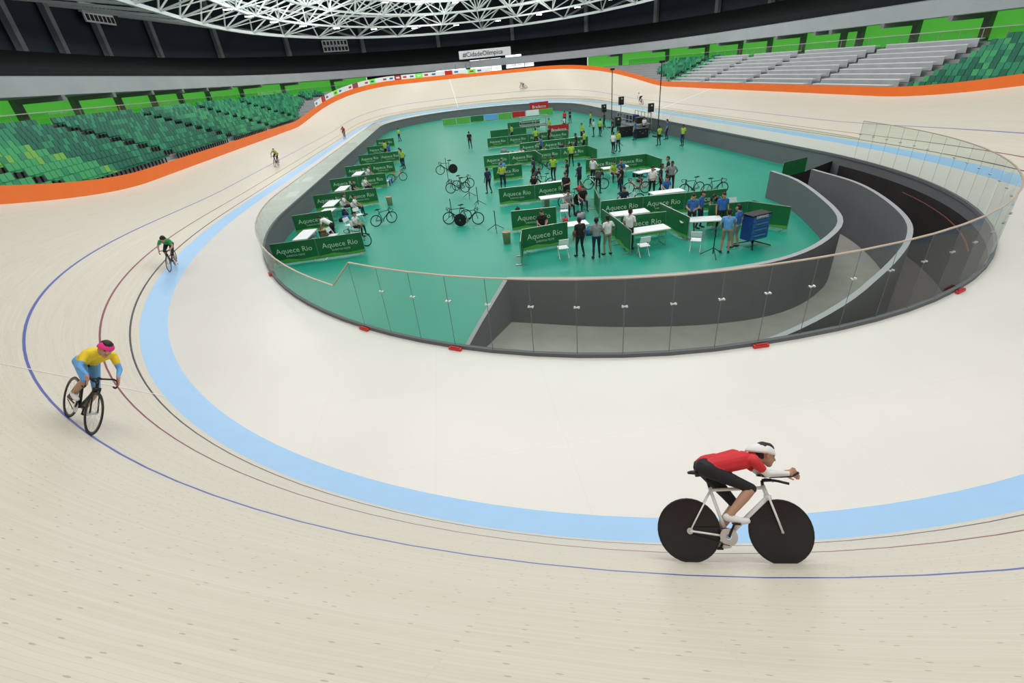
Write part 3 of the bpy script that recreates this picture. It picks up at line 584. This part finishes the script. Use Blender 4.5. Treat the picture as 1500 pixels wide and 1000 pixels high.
def human(j):
    E=[]; A=E.append
    up=j.get('up',V3(0,0,1)); fwd=j.get('hf',V3(0,1,0)); fwd=fwd/np.linalg.norm(fwd); side=np.cross(fwd,up); side/=np.linalg.norm(side); hu=np.cross(side,fwd)
    H=j['head']; nk=j['neck']
    A((nk,.058,H-hu*.05,.055,'skin'))
    A((H+hu*.035-fwd*.01,.092,H-hu*.03+fwd*.02,.078,'skin')); A((H-hu*.05+fwd*.035,.058,H-hu*.085+fwd*.055,.04,'skin'))
    A((H+hu*.0+fwd*.095,.012,H-hu*.03+fwd*.11,.016,'skin')); A((H-hu*.058+fwd*.092-side*.018,.009,H-hu*.058+fwd*.092+side*.018,.009,'lips'))
    for s in(-1,1):
        A((H+side*s*.092+hu*.01,.014,H+side*s*.09-hu*.025,.012,'skin')); A((H+side*s*.034+hu*.012+fwd*.083,.013,H+side*s*.036+hu*.012+fwd*.084,.013,'eye'))
    A((H+hu*.055-fwd*.025,.094,H-hu*.0-fwd*.05,.078,'hair')); A((H+hu*.075+fwd*.02,.075,H+hu*.06-fwd*.03,.09,'hair'))
    P_=j['pelvis']; Cc=j['chest']; sh=j['sh']; hp=j['hip']
    for s in (0,1):
        A((Cc*.55+sh[s]*.45,.105,P_*.45+hp[s]*.55+ (Cc-P_)*.12,.105,'shirt')); A((sh[s]*.9+nk*.1,.066,nk-up*.02,.06,'shirt'))
        A((P_*.5+hp[s]*.5,.115,hp[s],.10,'pants'))
        e=j['el'][s]; w=j['wr'][s]; mid=sh[s]*.45+e*.55
        A((sh[s],.062,mid,.052,'shirt')); A((mid,.047,e,.041,'arm')); A((e,.042,w,.028,'arm'))
        d=w-e; d/=np.linalg.norm(d); hd=j.get('hand',[None,None])[s]; hd=d if hd is None else hd/np.linalg.norm(hd)
        lat=np.cross(hd,V3(0,1,0) if abs(hd[1])<.8 else V3(0,0,1)); lat/=np.linalg.norm(lat); lat=lat*(1 if s else -1); pn=np.cross(hd,lat); cur=j.get('curl',V3(0,.2,-1)); 
        A((w,.026,w+hd*.03,.030,'hand'))
        for q,(o_,ln) in enumerate(((-.03,.062),(-.01,.072),(.01,.068),(.03,.052))):
            k0=w+hd*.085+pn*o_; A((w+hd*.03+pn*o_*.7,.017,k0,.013,'hand')); k1=k0+hd*ln*.5+cur*.012; k2=k1+(hd*.3+cur*.8)*ln*.5; A((k0,.0105,k1,.010,'hand')); A((k1,.010,k2,.009,'hand'))
        t0=w+hd*.03-pn*.03; A((t0,.014,t0+hd*.035-pn*.03,.011,'hand')); A((t0+hd*.035-pn*.03,.011,t0+hd*.065-pn*.03+cur*.01,.010,'hand'))
        k=j['kn'][s]; a=j['an'][s]; m2=hp[s]*.4+k*.6
        A((hp[s],.095,m2,.072,'pants')); A((m2,.07,k,.056,'pants' )); A((k,.054,k*.65+a*.35-fwd*0,.056,'shin')); A((k*.65+a*.35,.056,a,.036,'shin'))
        t=j['toe'][s]; A((a-(t-a)*.18-up*.035,.042,t*.5+a*.5-up*.03,.042,'shoe')); A((t*.5+a*.5-up*.035,.04,t-up*.005,.032,'shoe'))
    A((Cc,.11,P_*.6+Cc*.4,.10,'shirt')); A((P_*.6+Cc*.4,.11,P_+(Cc-P_)*.1,.115,'shirt'))
    return E
def vv(l): return [V3(*a) for a in l]
def standing(var=0):
    arms={0:dict(el=[(-.25,-.03,1.13),(.25,-.03,1.13)],wr=[(-.26,.08,.90),(.26,.08,.90)]),
          1:dict(el=[(-.27,.0,1.14),(.27,.0,1.14)],wr=[(-.12,.27,1.12),(.12,.27,1.10)]),
          2:dict(el=[(-.28,-.02,1.14),(.26,.12,1.18)],wr=[(-.2,.12,.98),(.2,.38,1.22)]),
          3:dict(el=[(-.33,-.06,1.17),(.33,-.06,1.17)],wr=[(-.18,.02,1.0),(.18,.02,1.0)])}[var]
    lg=[(.12,.04),(-.1,.06),(.0,.02),(.08,-.03)][var]
    return dict(head=V3(0,.05,1.62),neck=V3(0,0,1.46),chest=V3(0,0,1.28),pelvis=V3(0,0,.98),sh=vv([(-.19,0,1.41),(.19,0,1.41)]),hip=vv([(-.1,0,.93),(.1,0,.93)]),
      kn=vv([(-.12,lg[0]*.5+.03,.51),(.12,lg[1]*.5+.03,.51)]),an=vv([(-.14,lg[0]*.6-.03,.10),(.14,-lg[0]*.6-.03,.10)]),toe=vv([(-.17,lg[0]*.6+.15,.04),(.17,-lg[0]*.6+.15,.04)]),el=vv(arms['el']),wr=vv(arms['wr']))
def bending():
    return dict(head=V3(0,.52,1.25),neck=V3(0,.42,1.22),chest=V3(0,.28,1.14),pelvis=V3(0,-.05,.95),sh=vv([(-.19,.38,1.17),(.19,.38,1.17)]),hip=vv([(-.1,-.05,.9),(.1,-.05,.9)]),hf=V3(0,.8,-.5),
      kn=vv([(-.13,.08,.5),(.13,.02,.5)]),an=vv([(-.14,-.05,.1),(.14,-.1,.1)]),toe=vv([(-.16,.13,.04),(.16,.08,.04)]),el=vv([(-.25,.42,.93),(.25,.42,.93)]),wr=vv([(-.15,.55,.76),(.15,.55,.76)]))
def sitting():
    return dict(head=V3(0,.08,1.2),neck=V3(0,.02,1.05),chest=V3(0,0,.87),pelvis=V3(0,-.06,.56),sh=vv([(-.19,.02,1.0),(.19,.02,1.0)]),hip=vv([(-.1,-.04,.54),(.1,-.04,.54)]),
      kn=vv([(-.14,.40,.53),(.14,.40,.53)]),an=vv([(-.15,.42,.10),(.15,.36,.10)]),toe=vv([(-.16,.6,.04),(.16,.54,.04)]),el=vv([(-.25,.12,.76),(.25,.12,.76)]),wr=vv([(-.13,.33,.66),(.13,.33,.66)]))
def riding(aero):
    d=dict(pelvis=V3(0,-.27,1.04),hip=vv([(-.09,-.24,1.0),(.09,-.24,1.0)]),kn=vv([(-.11,.08,.60),(.11,.20,.80)]),an=vv([(-.12,-.20,.23),(.12,-.06,.52)]),toe=vv([(-.12,-.03,.165),(.12,.12,.465)]))
    if aero==1: d.update(chest=V3(0,.08,1.12),neck=V3(0,.28,1.15),head=V3(0,.42,1.16),sh=vv([(-.17,.24,1.09),(.17,.24,1.09)]),el=vv([(-.12,.38,.96),(.12,.38,.96)]),wr=vv([(-.06,.62,.96),(.06,.62,.96)]),hf=V3(0,1,-.25),curl=V3(0,.1,-1))
    else: d.update(chest=V3(0,.03,1.20),neck=V3(0,.23,1.27),head=V3(0,.36,1.35),sh=vv([(-.18,.19,1.22),(.18,.19,1.22)]),el=vv([(-.26,.33,1.03),(.26,.33,1.03)]),wr=vv([(-.2,.50,.95),(.2,.50,.95)]),hf=V3(0,1,-.2),curl=V3(0,.2,-1),hand=vv([(0,.5,-.7),(0,.5,-.7)]))
    return d
PROTO={}
def proto(key,j,vox):
    if key not in PROTO: PROTO[key]=build_body(human(j),vox,'person_body')
    return PROTO[key]
def person(key,j,M,shirt,pants,label,skinm=skin,armc=None,shinc=None,hairc=hair,shoec=shoe,vox=.0125,group='people on the infield'):
    base,keys,mi=proto(key,j,vox); me=base.copy(); me.materials.clear()
    mp={'skin':skinm,'lips':mat('lips',(.35,.12,.1)),'eye':eye_m,'hair':hairc,'shirt':shirt,'pants':pants,'arm':armc or skinm,'hand':skinm,'shin':shinc or pants,'shoe':shoec}
    for k in keys: me.materials.append(mp[k])
    me.polygons.foreach_set('material_index',mi); me.update()
    o=new('person',me,None,M); tag(o,label,'person',group); return o
def floorM(x_,y_,a,z=ZF,s=1): return Matrix.Translation((x_,y_,z))@Matrix.Rotation(a,4,'Z')@Matrix.Scale(s,4)
PP=[
(-1.3,-36.3,0.2,0,'black','black',None,'person in black with their back turned standing by a table'),
(-.7,-36.7,-.1,1,'grey','navy',None,'person in grey shirt leaning toward a table'),
(-.15,-36.5,.3,3,'white','khaki',None,'person in white shirt and khaki trousers standing'),
(.9,-36.2,-.8,1,'white','black',None,'helper in white shirt near the barrier'),
(4.3,-35.0,2.6,1,'blue','black','skin','person in blue shirt standing at a table'),
(4.9,-34.6,-2.4,3,'blue','navy',None,'person in blue shirt and dark trousers'),
(5.5,-35.4,2.9,0,'blue','black',None,'person in blue shirt talking beside barriers'),
(4.3,-38.0,-.5,2,'skyblue','khaki','skin','person in blue shirt and shorts seen from behind'),
(4.95,-37.6,.6,3,'blue','grey','skin','person in blue shirt and grey shorts'),
(-3.9,-22.1,.5,0,'navy','black',None,'person in dark clothes standing by bicycles'),
(-2.8,-21.0,2.8,1,'lime','navy',None,'volunteer in lime shirt standing by bicycles'),
(.9,-20.8,2.5,0,'lime','black',None,'volunteer in lime shirt by the barriers'),
(1.5,-22.5,1.,2,'black','black',None,'person in black reaching toward a bicycle'),
(-10.9,-5.8,1.5,0,'lime','black',None,'volunteer in lime shirt near the fence'),
(-10.6,-7.6,2.5,3,'lime','navy',None,'volunteer in lime shirt and navy trousers'),
(-3.8,.8,0,0,'black','black',None,'person in black walking on the green floor'),
(12.4,-6.1,1,0,'blue','navy',None,'person in blue shirt standing on green floor'),(12.9,-10.9,.5,3,'lime','black',None,'volunteer in lime shirt with hands on hips'),
(14.4,-12.5,2,0,'lime','navy',None,'volunteer in lime shirt near glass fence'),(9.8,-.5,1,1,'white','navy',None,'person in white shirt and navy trousers'),(10.4,-.9,-1,0,'lime','black',None,'volunteer in lime shirt chatting'),
(5.1,-28.4,2.2,1,'white','black',None,'person in white shirt beside a bicycle'),(5.8,-27.9,-2,0,'navy','black',None,'person in navy shirt beside bicycles'),(6.6,-27.6,2.9,3,'grey','black',None,'person in grey shirt beside bicycles'),
(3.9,-26.5,1,2,'black','navy',None,'person in black holding a bicycle'),(4.4,-25,2.9,1,'blue','black',None,'person in blue shirt behind barriers'),
(3.4,-16,0,0,'lime','black',None,'volunteer in lime shirt among the pits'),(8.8,-11.6,2,1,'lime','navy',None,'volunteer in lime shirt by pit area'),(8.1,-12.3,-1,0,'white','black',None,'person in white shirt by pit area'),
(2.9,-3,0,3,'lime','black',None,'volunteer in lime shirt among the pits'),(4.4,-2.6,2,0,'black','black',None,'person in black among the pits'),(1.2,3,1,0,'lime','navy',None,'volunteer in lime shirt among the pits'),
(6.2,6,2,0,'lime','navy',None,'volunteer in lime shirt near platform'),(8.3,7,1,2,'white','black',None,'person in white shirt near platform'),(10,14,0,0,'red','black',None,'person in red shirt on green floor'),(11,15,2,1,'navy','black',None,'person in navy shirt on green floor'),
(13.4,2.0,-1,0,'blue','black',None,'person in blue shirt near the fence'),(14.1,3.2,1,3,'lime','black',None,'volunteer in lime shirt near the fence'),(13.2,6.5,1,0,'black','black',None,'person in black near speakers'),(12.2,9,1,0,'lime','navy',None,'volunteer in lime shirt near speakers'),(14.2,-3.9,2,1,'white','navy',None,'person in white shirt near the stage'),
(-12.6,16,1,0,'lime','navy',None,'volunteer in lime shirt near the fence'),(-13,1,1,0,'lime','black',None,'volunteer in lime shirt by the pits'),(-12.4,-1.2,1,2,'blue','black',None,'person in blue shirt by the pits'),
(-2.6,-19.6,2.9,1,'skyblue','black',None,'person in pale blue shirt near bicycles'),(-.4,-20.1,1,0,'navy','black',None,'person in navy shirt near barriers'),(6.4,-9,1,0,'lime','black',None,'volunteer in lime shirt near barriers'),(14.9,-8,1,0,'blue','navy',None,'person in blue shirt near the far fence'),
(0.3,-27.2,2.4,1,'black','black',None,'person in black beside a bicycle and barrier'),(1.9,-24.2,.6,2,'navy','black',None,'person in navy working on a bicycle'),(3.1,-23.2,2.2,3,'white','black',None,'person in white shirt among the pits'),(7.0,-26.2,1.2,1,'black','black',None,'person in black standing among bicycles'),
(2.1,-9.8,1,1,'blue','black',None,'person in blue shirt among the pits'),(5.2,-10.6,1,0,'black','navy',None,'person in black beside a red bicycle'),(7.8,-3,2,3,'lime','black',None,'volunteer in lime shirt by the barriers'),(11.4,-2.2,1,0,'navy','black',None,'person in navy shirt near equipment cases')]
for (x_,y_,a,ps,c1,c2,sn,lab) in PP:
    sk=random.choice([skin,skin,skin2]); person('st%d'%ps,standing(ps),floorM(x_,y_,a,ZF-.0,random.uniform(.96,1.04)),cm(c1),cm(c2),lab,sk,shinc=(sk if sn else None))
for (x_,y_,a,c1,c2,lab) in [(2.7,-25.7,-.5,'black','black','person in black bending over a bicycle'),(6.2,-34.0,2.,'navy','black','person in dark shirt bending over boxes'),(-13.1,-29.0,1.3,'white','black','person in white bending over a table'),(-.9,-22.9,-1,'black','navy','person in black bending over a bicycle')]:
    person('bend',bending(),floorM(x_,y_,a),cm(c1),cm(c2),lab)
for (x_,y_,a,c1,c2) in SIT:
    person('sit',sitting(),floorM(x_,y_,a,ZF-.0),cm(c1),cm(c2),'person in %s shirt sitting on a folding chair'%c1)
def bag(x_,y_,m,s=.4,a=0):
    b=MB(); b.lathe((0,0,0),[(0,0),(s*.9,0),(s,s*.35),(s*.85,s*.8),(s*.3,s*.95),(0,s*.96)],m,12); b.path([Vector((-s*.4,0,s*.85)),Vector((-s*.2,0,s*1.15)),Vector((s*.2,0,s*1.15)),Vector((s*.4,0,s*.85))],.02,black,6)
    o=new('sports_bag',b.mesh('sports_bag',True),None,Matrix.Translation((x_,y_,ZF))@Matrix.Rotation(a,4,'Z')@Matrix.Diagonal((1,.6,1,1))); tag(o,'stuffed sports bag with handles on the floor','bag','sports bags')
for k in range(66):
    z_=random.choice([(-15,-13,-31,-27.5),(-15.2,-13,-25.5,-22),(-15.2,-13,-20,-16.5),(-15,-13,-14,-10.5),(-3,1,-31,-27),(1.5,6.5,-31,-28.8),(-2.5,4,-25,-22),(-2.5,4.5,-12,-9),(1.5,5,-33.8,-32.6),(-3,0,-34,-32.3),(2.4,7,-25.5,-21),(-1,6,-6.5,-3)])
    bag(random.uniform(z_[0],z_[1]),random.uniform(z_[2],z_[3]),cm(random.choice(['black','navy','blue','white','black','red','grey'])),random.uniform(.22,.4),random.uniform(0,3))
def crate(x_,y_,sx,sy,sz,m,lab,a=0,z=ZF):
    b=MB(); b.box((0,0,sz/2),(sx,sy,sz),m)
    for s_ in (-1,1): b.box((s_*sx*.47,0,sz/2),(.05,sy*1.03,sz*1.01),black); b.box((s_*sx*.25,-sy/2-.01,sz*.7),(.1,.03,.04),steel)
    b.box((0,0,sz*.82),(sx*1.02,sy*1.02,.03),black); b.box((0,-sy/2-.02,sz*.5),(.16,.03,.04),steel)
    tag(new('storage_case',b.mesh('storage_case'),None,Matrix.Translation((x_,y_,z))@Matrix.Rotation(a,4,'Z')),lab,'case','storage cases')
crate(-14.3,-30.2,.9,.6,.5,woodbox,'plywood storage crate beside the barrier',.2); crate(-13.6,-28.2,.8,.5,.5,woodbox,'plywood storage crate beside the barrier',.1,); crate(-11.6,-15,.6,.4,.4,white,'white cooler box on the floor')
crate(-11.5,-14,.6,.4,.35,cm('skyblue'),'blue cooler box on the floor'); crate(8.2,-33.3,.7,.5,.5,black,'black equipment case on the floor'); crate(-2.6,-24.9,.7,.5,.5,black,'black equipment case on the floor'); crate(12.5,-3,1.4,.8,1,black,'black equipment case on the floor'); crate(13.5,-5,1.2,.8,.9,black,'black equipment case on the floor')
r=new('tool_cabinet',None,None,Matrix.Translation((5.75,-37.6,ZF))@Matrix.Rotation(.25,4,'Z')); tag(r,'blue mobile tool cabinet with drawers on splayed feet','tool cabinet')
b=MB(); b.box((0,0,.82),(.95,.5,1.0),cyan); b.box((0,0,1.34),(1.0,.55,.05),black); new('body',b.mesh('body'),r)
for k in range(4):
    b=MB(); b.box((0,-.26,.45+k*.24),(.86,.03,.21),cm('blue')); b.box((0,-.29,.50+k*.24),(.6,.03,.03),steel); new('drawer',b.mesh('drawer'),r)
b=MB(); b.tube((0,0,.3),(0,0,.1),.05,black)
for k in range(4): a=PI/4+k*PI/2; b.tube((0,0,.2),(.7*math.cos(a),.7*math.sin(a),.03),.025,black)
new('base',b.mesh('base'),r); new('lettering',text('SHIMANO',.14,white),r,Matrix.Translation((0,-.285,1.27))@Matrix.Rotation(PI/2,4,'X'))
def stand(x_,y_,h=1.1,a=0):
    b=MB(); b.tube((0,0,.1),(0,0,h),.022,black)
    for k in range(3): an=a+k*2*PI/3; b.tube((0,0,.35),(.5*math.cos(an),.5*math.sin(an),.02),.016,black)
    b.tube((0,0,h),(.0,.15,h+.02),.03,black); tag(new('repair_stand',b.mesh('repair_stand'),None,Matrix.Translation((x_,y_,ZF))),'black tripod bicycle repair stand','repair stand','bicycle repair stands')
for q in [(3.7,-38.2,1.1,.3),(-6.6,-17.5,1.9,0),(-5.3,-22.6,1.3,.4),(-6.6,-28.0,1.2,1),(-4.9,-25.2,1.1,0),(-4.4,-31.0,1,.5)]: stand(*q)
def bk(x_,y_,a,z=0,lean=0,**k): return bike(Matrix.Translation((x_,y_,ZF+z))@Matrix.Rotation(a,4,'Z')@Matrix.Rotation(lean,4,'Y'),**k)
bk(-6.3,-28.5,PI/2+.15,0,.04,label='black track bicycle parked on the green floor'); bk(-5.7,-29.3,-PI/2-.1,0,-.05,rear=WD,label='black track bicycle with disc wheel'); bk(-6.0,-22.9,PI/2-.2,.45,0,label='bicycle clamped in a repair stand'); bk(-5.6,-21.2,-PI/2+.3,.3,label='bicycle clamped in a repair stand')
bk(-6.6,-17.2,PI/2,.75,0,label='bicycle hung high on a stand',rear=WD); bk(-10.6,-26.9,-1.1,0,.1,label='black bicycle leaning near the barriers'); bk(7.4,-28.7,PI/2+.1,0,.05,label='black bicycle beside the barrier'); bk(8.4,-29.4,-PI/2,0,0,label='black bicycle near the barrier')
bk(-10.8,-13.6,-1.4,0,.1,fr='red',label='red bicycle near the pits'); bk(2.9,-24.6,1.2,0,.1,fr='white',label='white bicycle among the pits'); bk(-.2,-22.6,1.4,0,.05,label='black bicycle among the pits'); bk(6.2,-25.6,2,0,.05,fr='blue',label='blue bicycle by the pits')
bk(3.4,-29.6,1.5,0,.05,fr='white',label='white bicycle among the pits'); bk(-12.2,-19.4,.3,0,.08,label='black bicycle near the pits'); bk(1.2,-16.2,1.5,0,.05); bk(4.5,-10.4,1.5,0,.05,fr='red',label='red bicycle among the pits')
bk(.4,-28.0,1.7,0,.05,rear=WD); bk(4.8,-26.9,1.3,0,.06,fr='red',label='red bicycle among the pits'); bk(-1.8,-17.4,1.5,0,.05); bk(-11.6,-30.6,1.2,0,.08)
def bin_(x_,y_,m,lab):
    b=MB(); b.lathe((0,0,0),[(0,.01),(.17,.01),(.2,.55),(.21,.56),(.19,.57),(.17,.5),(0,.48)],m,18); tag(new('waste_bin',b.mesh('waste_bin',True),None,Matrix.Translation((x_,y_,ZF))),lab,'bin','waste bins')
tan=mat('bin_tan',(.5,.36,.22),.6)
for q in ((-4.1,-33.2),(-1.0,-27.5),(-10.7,-22)): bin_(*q,tan,'tan round waste bin on the floor')
def speaker(x_,y_,h,a=0):
    r=new('loudspeaker',None,None,Matrix.Translation((x_,y_,ZF))@Matrix.Rotation(a,4,'Z')); tag(r,'black loudspeaker on a tripod pole','loudspeaker','loudspeakers and poles')
    b=MB(); b.tube((0,0,.1),(0,0,h),.03,black)
    for k in range(3): an=k*2*PI/3; b.tube((0,0,.6),(.55*math.cos(an),.55*math.sin(an),.02),.02,black)
    new('pole',b.mesh('pole'),r); b=MB(); b.box((0,0,h),(.5,.4,.8),black); b.lathe((0,-.21,h-.12),[(0,0),(.16,0)],steel,14); b.tube((0,-.2,h+.2),(0,-.22,h+.2),.09,steel); new('cabinet',b.mesh('cabinet'),r)
speaker(13.2,0.5,3.2); speaker(14.8,-4,2.6); speaker(12.2,3.5,2.4); speaker(9.6,-9,2.2)
for (x_,y_,h) in ((13.8,5.5,6.2),(15.0,-5.6,6.6)):
    b=MB(); b.tube((0,0,0),(0,0,h),.05,black); b.box((0,0,.05),(.8,.8,.1),black); b.box((0,0,h),(.5,.2,.2),black); tag(new('light_mast',b.mesh('light_mast'),None,Matrix.Translation((x_,y_,ZF))),'slender black mast with a small fitting on top','mast','masts')
b=MB()
for x_ in (0,1.7,3.4):
    for y_ in (0,2): b.tube((x_,y_,0),(x_,y_,1.9),.04,steel)
for z_ in (.9,1.4,1.9):
    b.path([Vector((0,0,z_)),Vector((3.4,0,z_)),Vector((3.4,2,z_)),Vector((0,2,z_)),Vector((0,0,z_))],.035,steel,6)
b.box((1.7,1,.85),(3.4,2,.08),black); b.box((-.5,1,.4),(.9,1.6,.1),black); b.box((-1.1,1,.2),(.6,1.6,.1),black)
tag(new('officials_platform',b.mesh('officials_platform'),None,Matrix.Translation((3.2,8,ZF))),'metal officials platform with railings and steps','platform')
b=MB(); b.box((0,0,.95),(2.2,5,.12),colm)
for sx in (-1,1):
    for k in range(6): b.tube((sx*1.05,-2.4+k*.96,0),(sx*1.05,-2.4+k*.96,2),.035,steel)
    b.path([Vector((sx*1.05,-2.4,2)),Vector((sx*1.05,2.4,2))],.03,steel); b.path([Vector((sx*1.05,-2.4,1.5)),Vector((sx*1.05,2.4,1.5))],.03,steel)
    for k in range(5): b.tube((sx*1.05,-2.4+k*.96,0),(sx*1.05,-1.44+k*.96,.95),.025,steel)
b.box((.2,1,1.35),(1.0,1.6,.7),cm('navy')); b.box((.3,-1,1.3),(.8,.8,.6),black)
tag(new('judges_stage',b.mesh('judges_stage'),None,Matrix.Translation((14.2,-.8,ZF))),'metal scaffold judges stage with railing and equipment','stage')
# ---------------------------------------------------------------- cyclists
def best_i(x_,y_): return int(np.argmin((X-x_)**2+(Y-y_)**2))
def place(fi,w,lean=1.0,steer=0,sc_=1.0):
    p,T,n=tframe(fi,w)
    f=-T; up=(n*lean+Vector((0,0,1))*(1-lean)).normalized(); s=f.cross(up).normalized(); up=s.cross(f).normalized()
    M=Matrix(((s.x,f.x,up.x,p.x),(s.y,f.y,up.y,p.y),(s.z,f.z,up.z,p.z),(0,0,0,1)))
    return M@Matrix.Rotation(steer,4,'Z')@Matrix.Scale(sc_,4)
def helmet(parent,head,hf,m,aero):
    b=MB(); n=18; L=.20 if aero else .135
    vs=[];fs=[]; K=8
    for a in range(K+1):
        ph=PI/2*a/K
        for i in range(n):
            t=2*PI*i/n; cx=math.cos(t); sy=math.sin(t); ry=.125 if sy>0 else L
            vs.append((.112*cx*math.cos(ph),ry*sy*math.cos(ph)-.01,.115*math.sin(ph)+(.0 if sy>0 else -.03*abs(sy)*math.cos(ph))))
    for a in range(K):
        for i in range(n): fs.append((a*n+i,a*n+(i+1)%n,(a+1)*n+(i+1)%n,(a+1)*n+i))
    fs.append(tuple(range(n-1,-1,-1)))
    b.add(vs,fs,m)
    if not aero:
        for k in (-1,0,1): b.box((k*.05,-.0,.105-abs(k)*.012),(.018,.12,.02),black)
    ang=math.atan2(hf[2],hf[1]); new('helmet',b.mesh('helmet',True),parent,Matrix.Translation(Vector(head)+Vector((0,0,.02)))@Matrix.Rotation(ang,4,'X'))
def cyclist(M,aero,shirt,pants,helm,fr,rear,front,label,blabel,vox=.012,armc=None,shinc=None,shoec=shoew):
    j=riding(1 if aero else 0); o=person('ride%d_%s'%(aero,vox),j,M,cm(shirt),cm(pants),label,skin,armc,shinc or skin,shoec=shoec,vox=vox,group='cyclists on the track'); helmet(o,j['head'],j['hf'],cm(helm),aero)
    bike(M.copy(),fr,rear,front,bool(aero),blabel,'ridden bicycles')
cyclist(place(best_i(-3.95,-51.7)+.0,1.57,.92,0,.95),1,'red','black','white','white',WD,WD,'person in red and white skinsuit riding in a low tuck','white track bicycle with black disc wheels',.0085,armc=cm('white'))
cyclist(place(best_i(-12.2,-48.9)+.2,2.3,.75,0,.94),0,'yellow','skyblue','pink','black',WS,WS,'person in yellow jersey and pink helmet riding toward the bend','black track bicycle with spoked wheels',.0085,armc=cm('skyblue'))
cyclist(place(best_i(-18.1,-34.6),-.25,.6,0,.97),0,'green','black','black','black',WS,WS,'person in dark green kit riding on the blue band','black track bicycle with spoked wheels')
cyclist(place(best_i(-20,-8.9),1.7,.8),0,'lime','black','white','black',WS,WS,'person in lime kit riding along the straight','black track bicycle with spoked wheels')
cyclist(place(best_i(-20,14.2),-.3,.8),0,'red','black','black','black',WS,WS,'person in red kit riding along the straight','black track bicycle with spoked wheels')
cyclist(place(best_i(20,13.5),.9,.8),0,'white','black','white','black',WS,WS,'person in white kit riding away along the straight','black track bicycle with spoked wheels')
cyclist(place(best_i(9.6,49.4),3.0,.8),0,'grey','black','white','white',WS,WS,'person in grey kit riding the far bend','white track bicycle with spoked wheels')
pale=mat('line_pale',(.85,.84,.8),.4)
crossline(best_i(-13.5,-45.6),0,7,.05,pale,'thin pale line crossing the track boards')
crossline(best_i(-3,51.9),0,7,.12,pale,'thin pale line crossing the far bend')
crossline(best_i(20,6),0,7,.25,pale,'white line across the track on the straight')
# ---------------------------------------------------------------- light
w=bpy.data.worlds.new('w'); sc.world=w; w.use_nodes=True; w.node_tree.nodes['Background'].inputs[0].default_value=(.90,.96,1,1); w.node_tree.nodes['Background'].inputs[1].default_value=.68
LK=.66
def area(x_,y_,z_,sx,sy,e,col=(1,.985,.965)):
    l=bpy.data.lights.new('roof_light','AREA'); l.shape='RECTANGLE'; l.size=sx; l.size_y=sy; l.energy=e*LK; l.color=col; o=bpy.data.objects.new('roof_light',l); o.location=(x_,y_,z_); COL.objects.link(o)
for q in ((0,-48,21,26,8,4200),(0,-24,22,26,10,4800),(0,12,22,26,10,4200),(0,42,21,26,8,4200),(-26,-15,20,5,40,3800),(26,-15,20,5,40,4000),(-26,25,20,5,30,3600),(26,25,20,5,30,3400)): area(*q)
for i in (190,230,262,292,318,350,385):  # added point lights below the truss, only to brighten it
    l=bpy.data.lights.new('truss_fill','POINT'); l.energy=800; l.shadow_soft_size=.25; l.color=(1,.99,.96); o=bpy.data.objects.new('truss_fill',l); o.location=Vector(A3[i])-Vector((0,0,2.2)); COL.objects.link(o)
cd=bpy.data.cameras.new('camera'); co=bpy.data.objects.new('camera',cd); COL.objects.link(co); sc.camera=co
cd.sensor_width=36; cd.lens=P[6]/1500*36; cd.clip_start=.05; cd.clip_end=600
if ZOOM: cd.lens*=ZOOM[2]; cd.shift_x=(ZOOM[0]-750)/1500*ZOOM[2]; cd.shift_y=(500-ZOOM[1])/1500*ZOOM[2]
co.matrix_world=Matrix(((r2.x,u2.x,-fw.x,cam.x),(r2.y,u2.y,-fw.y,cam.y),(r2.z,u2.z,-fw.z,cam.z),(0,0,0,1)))
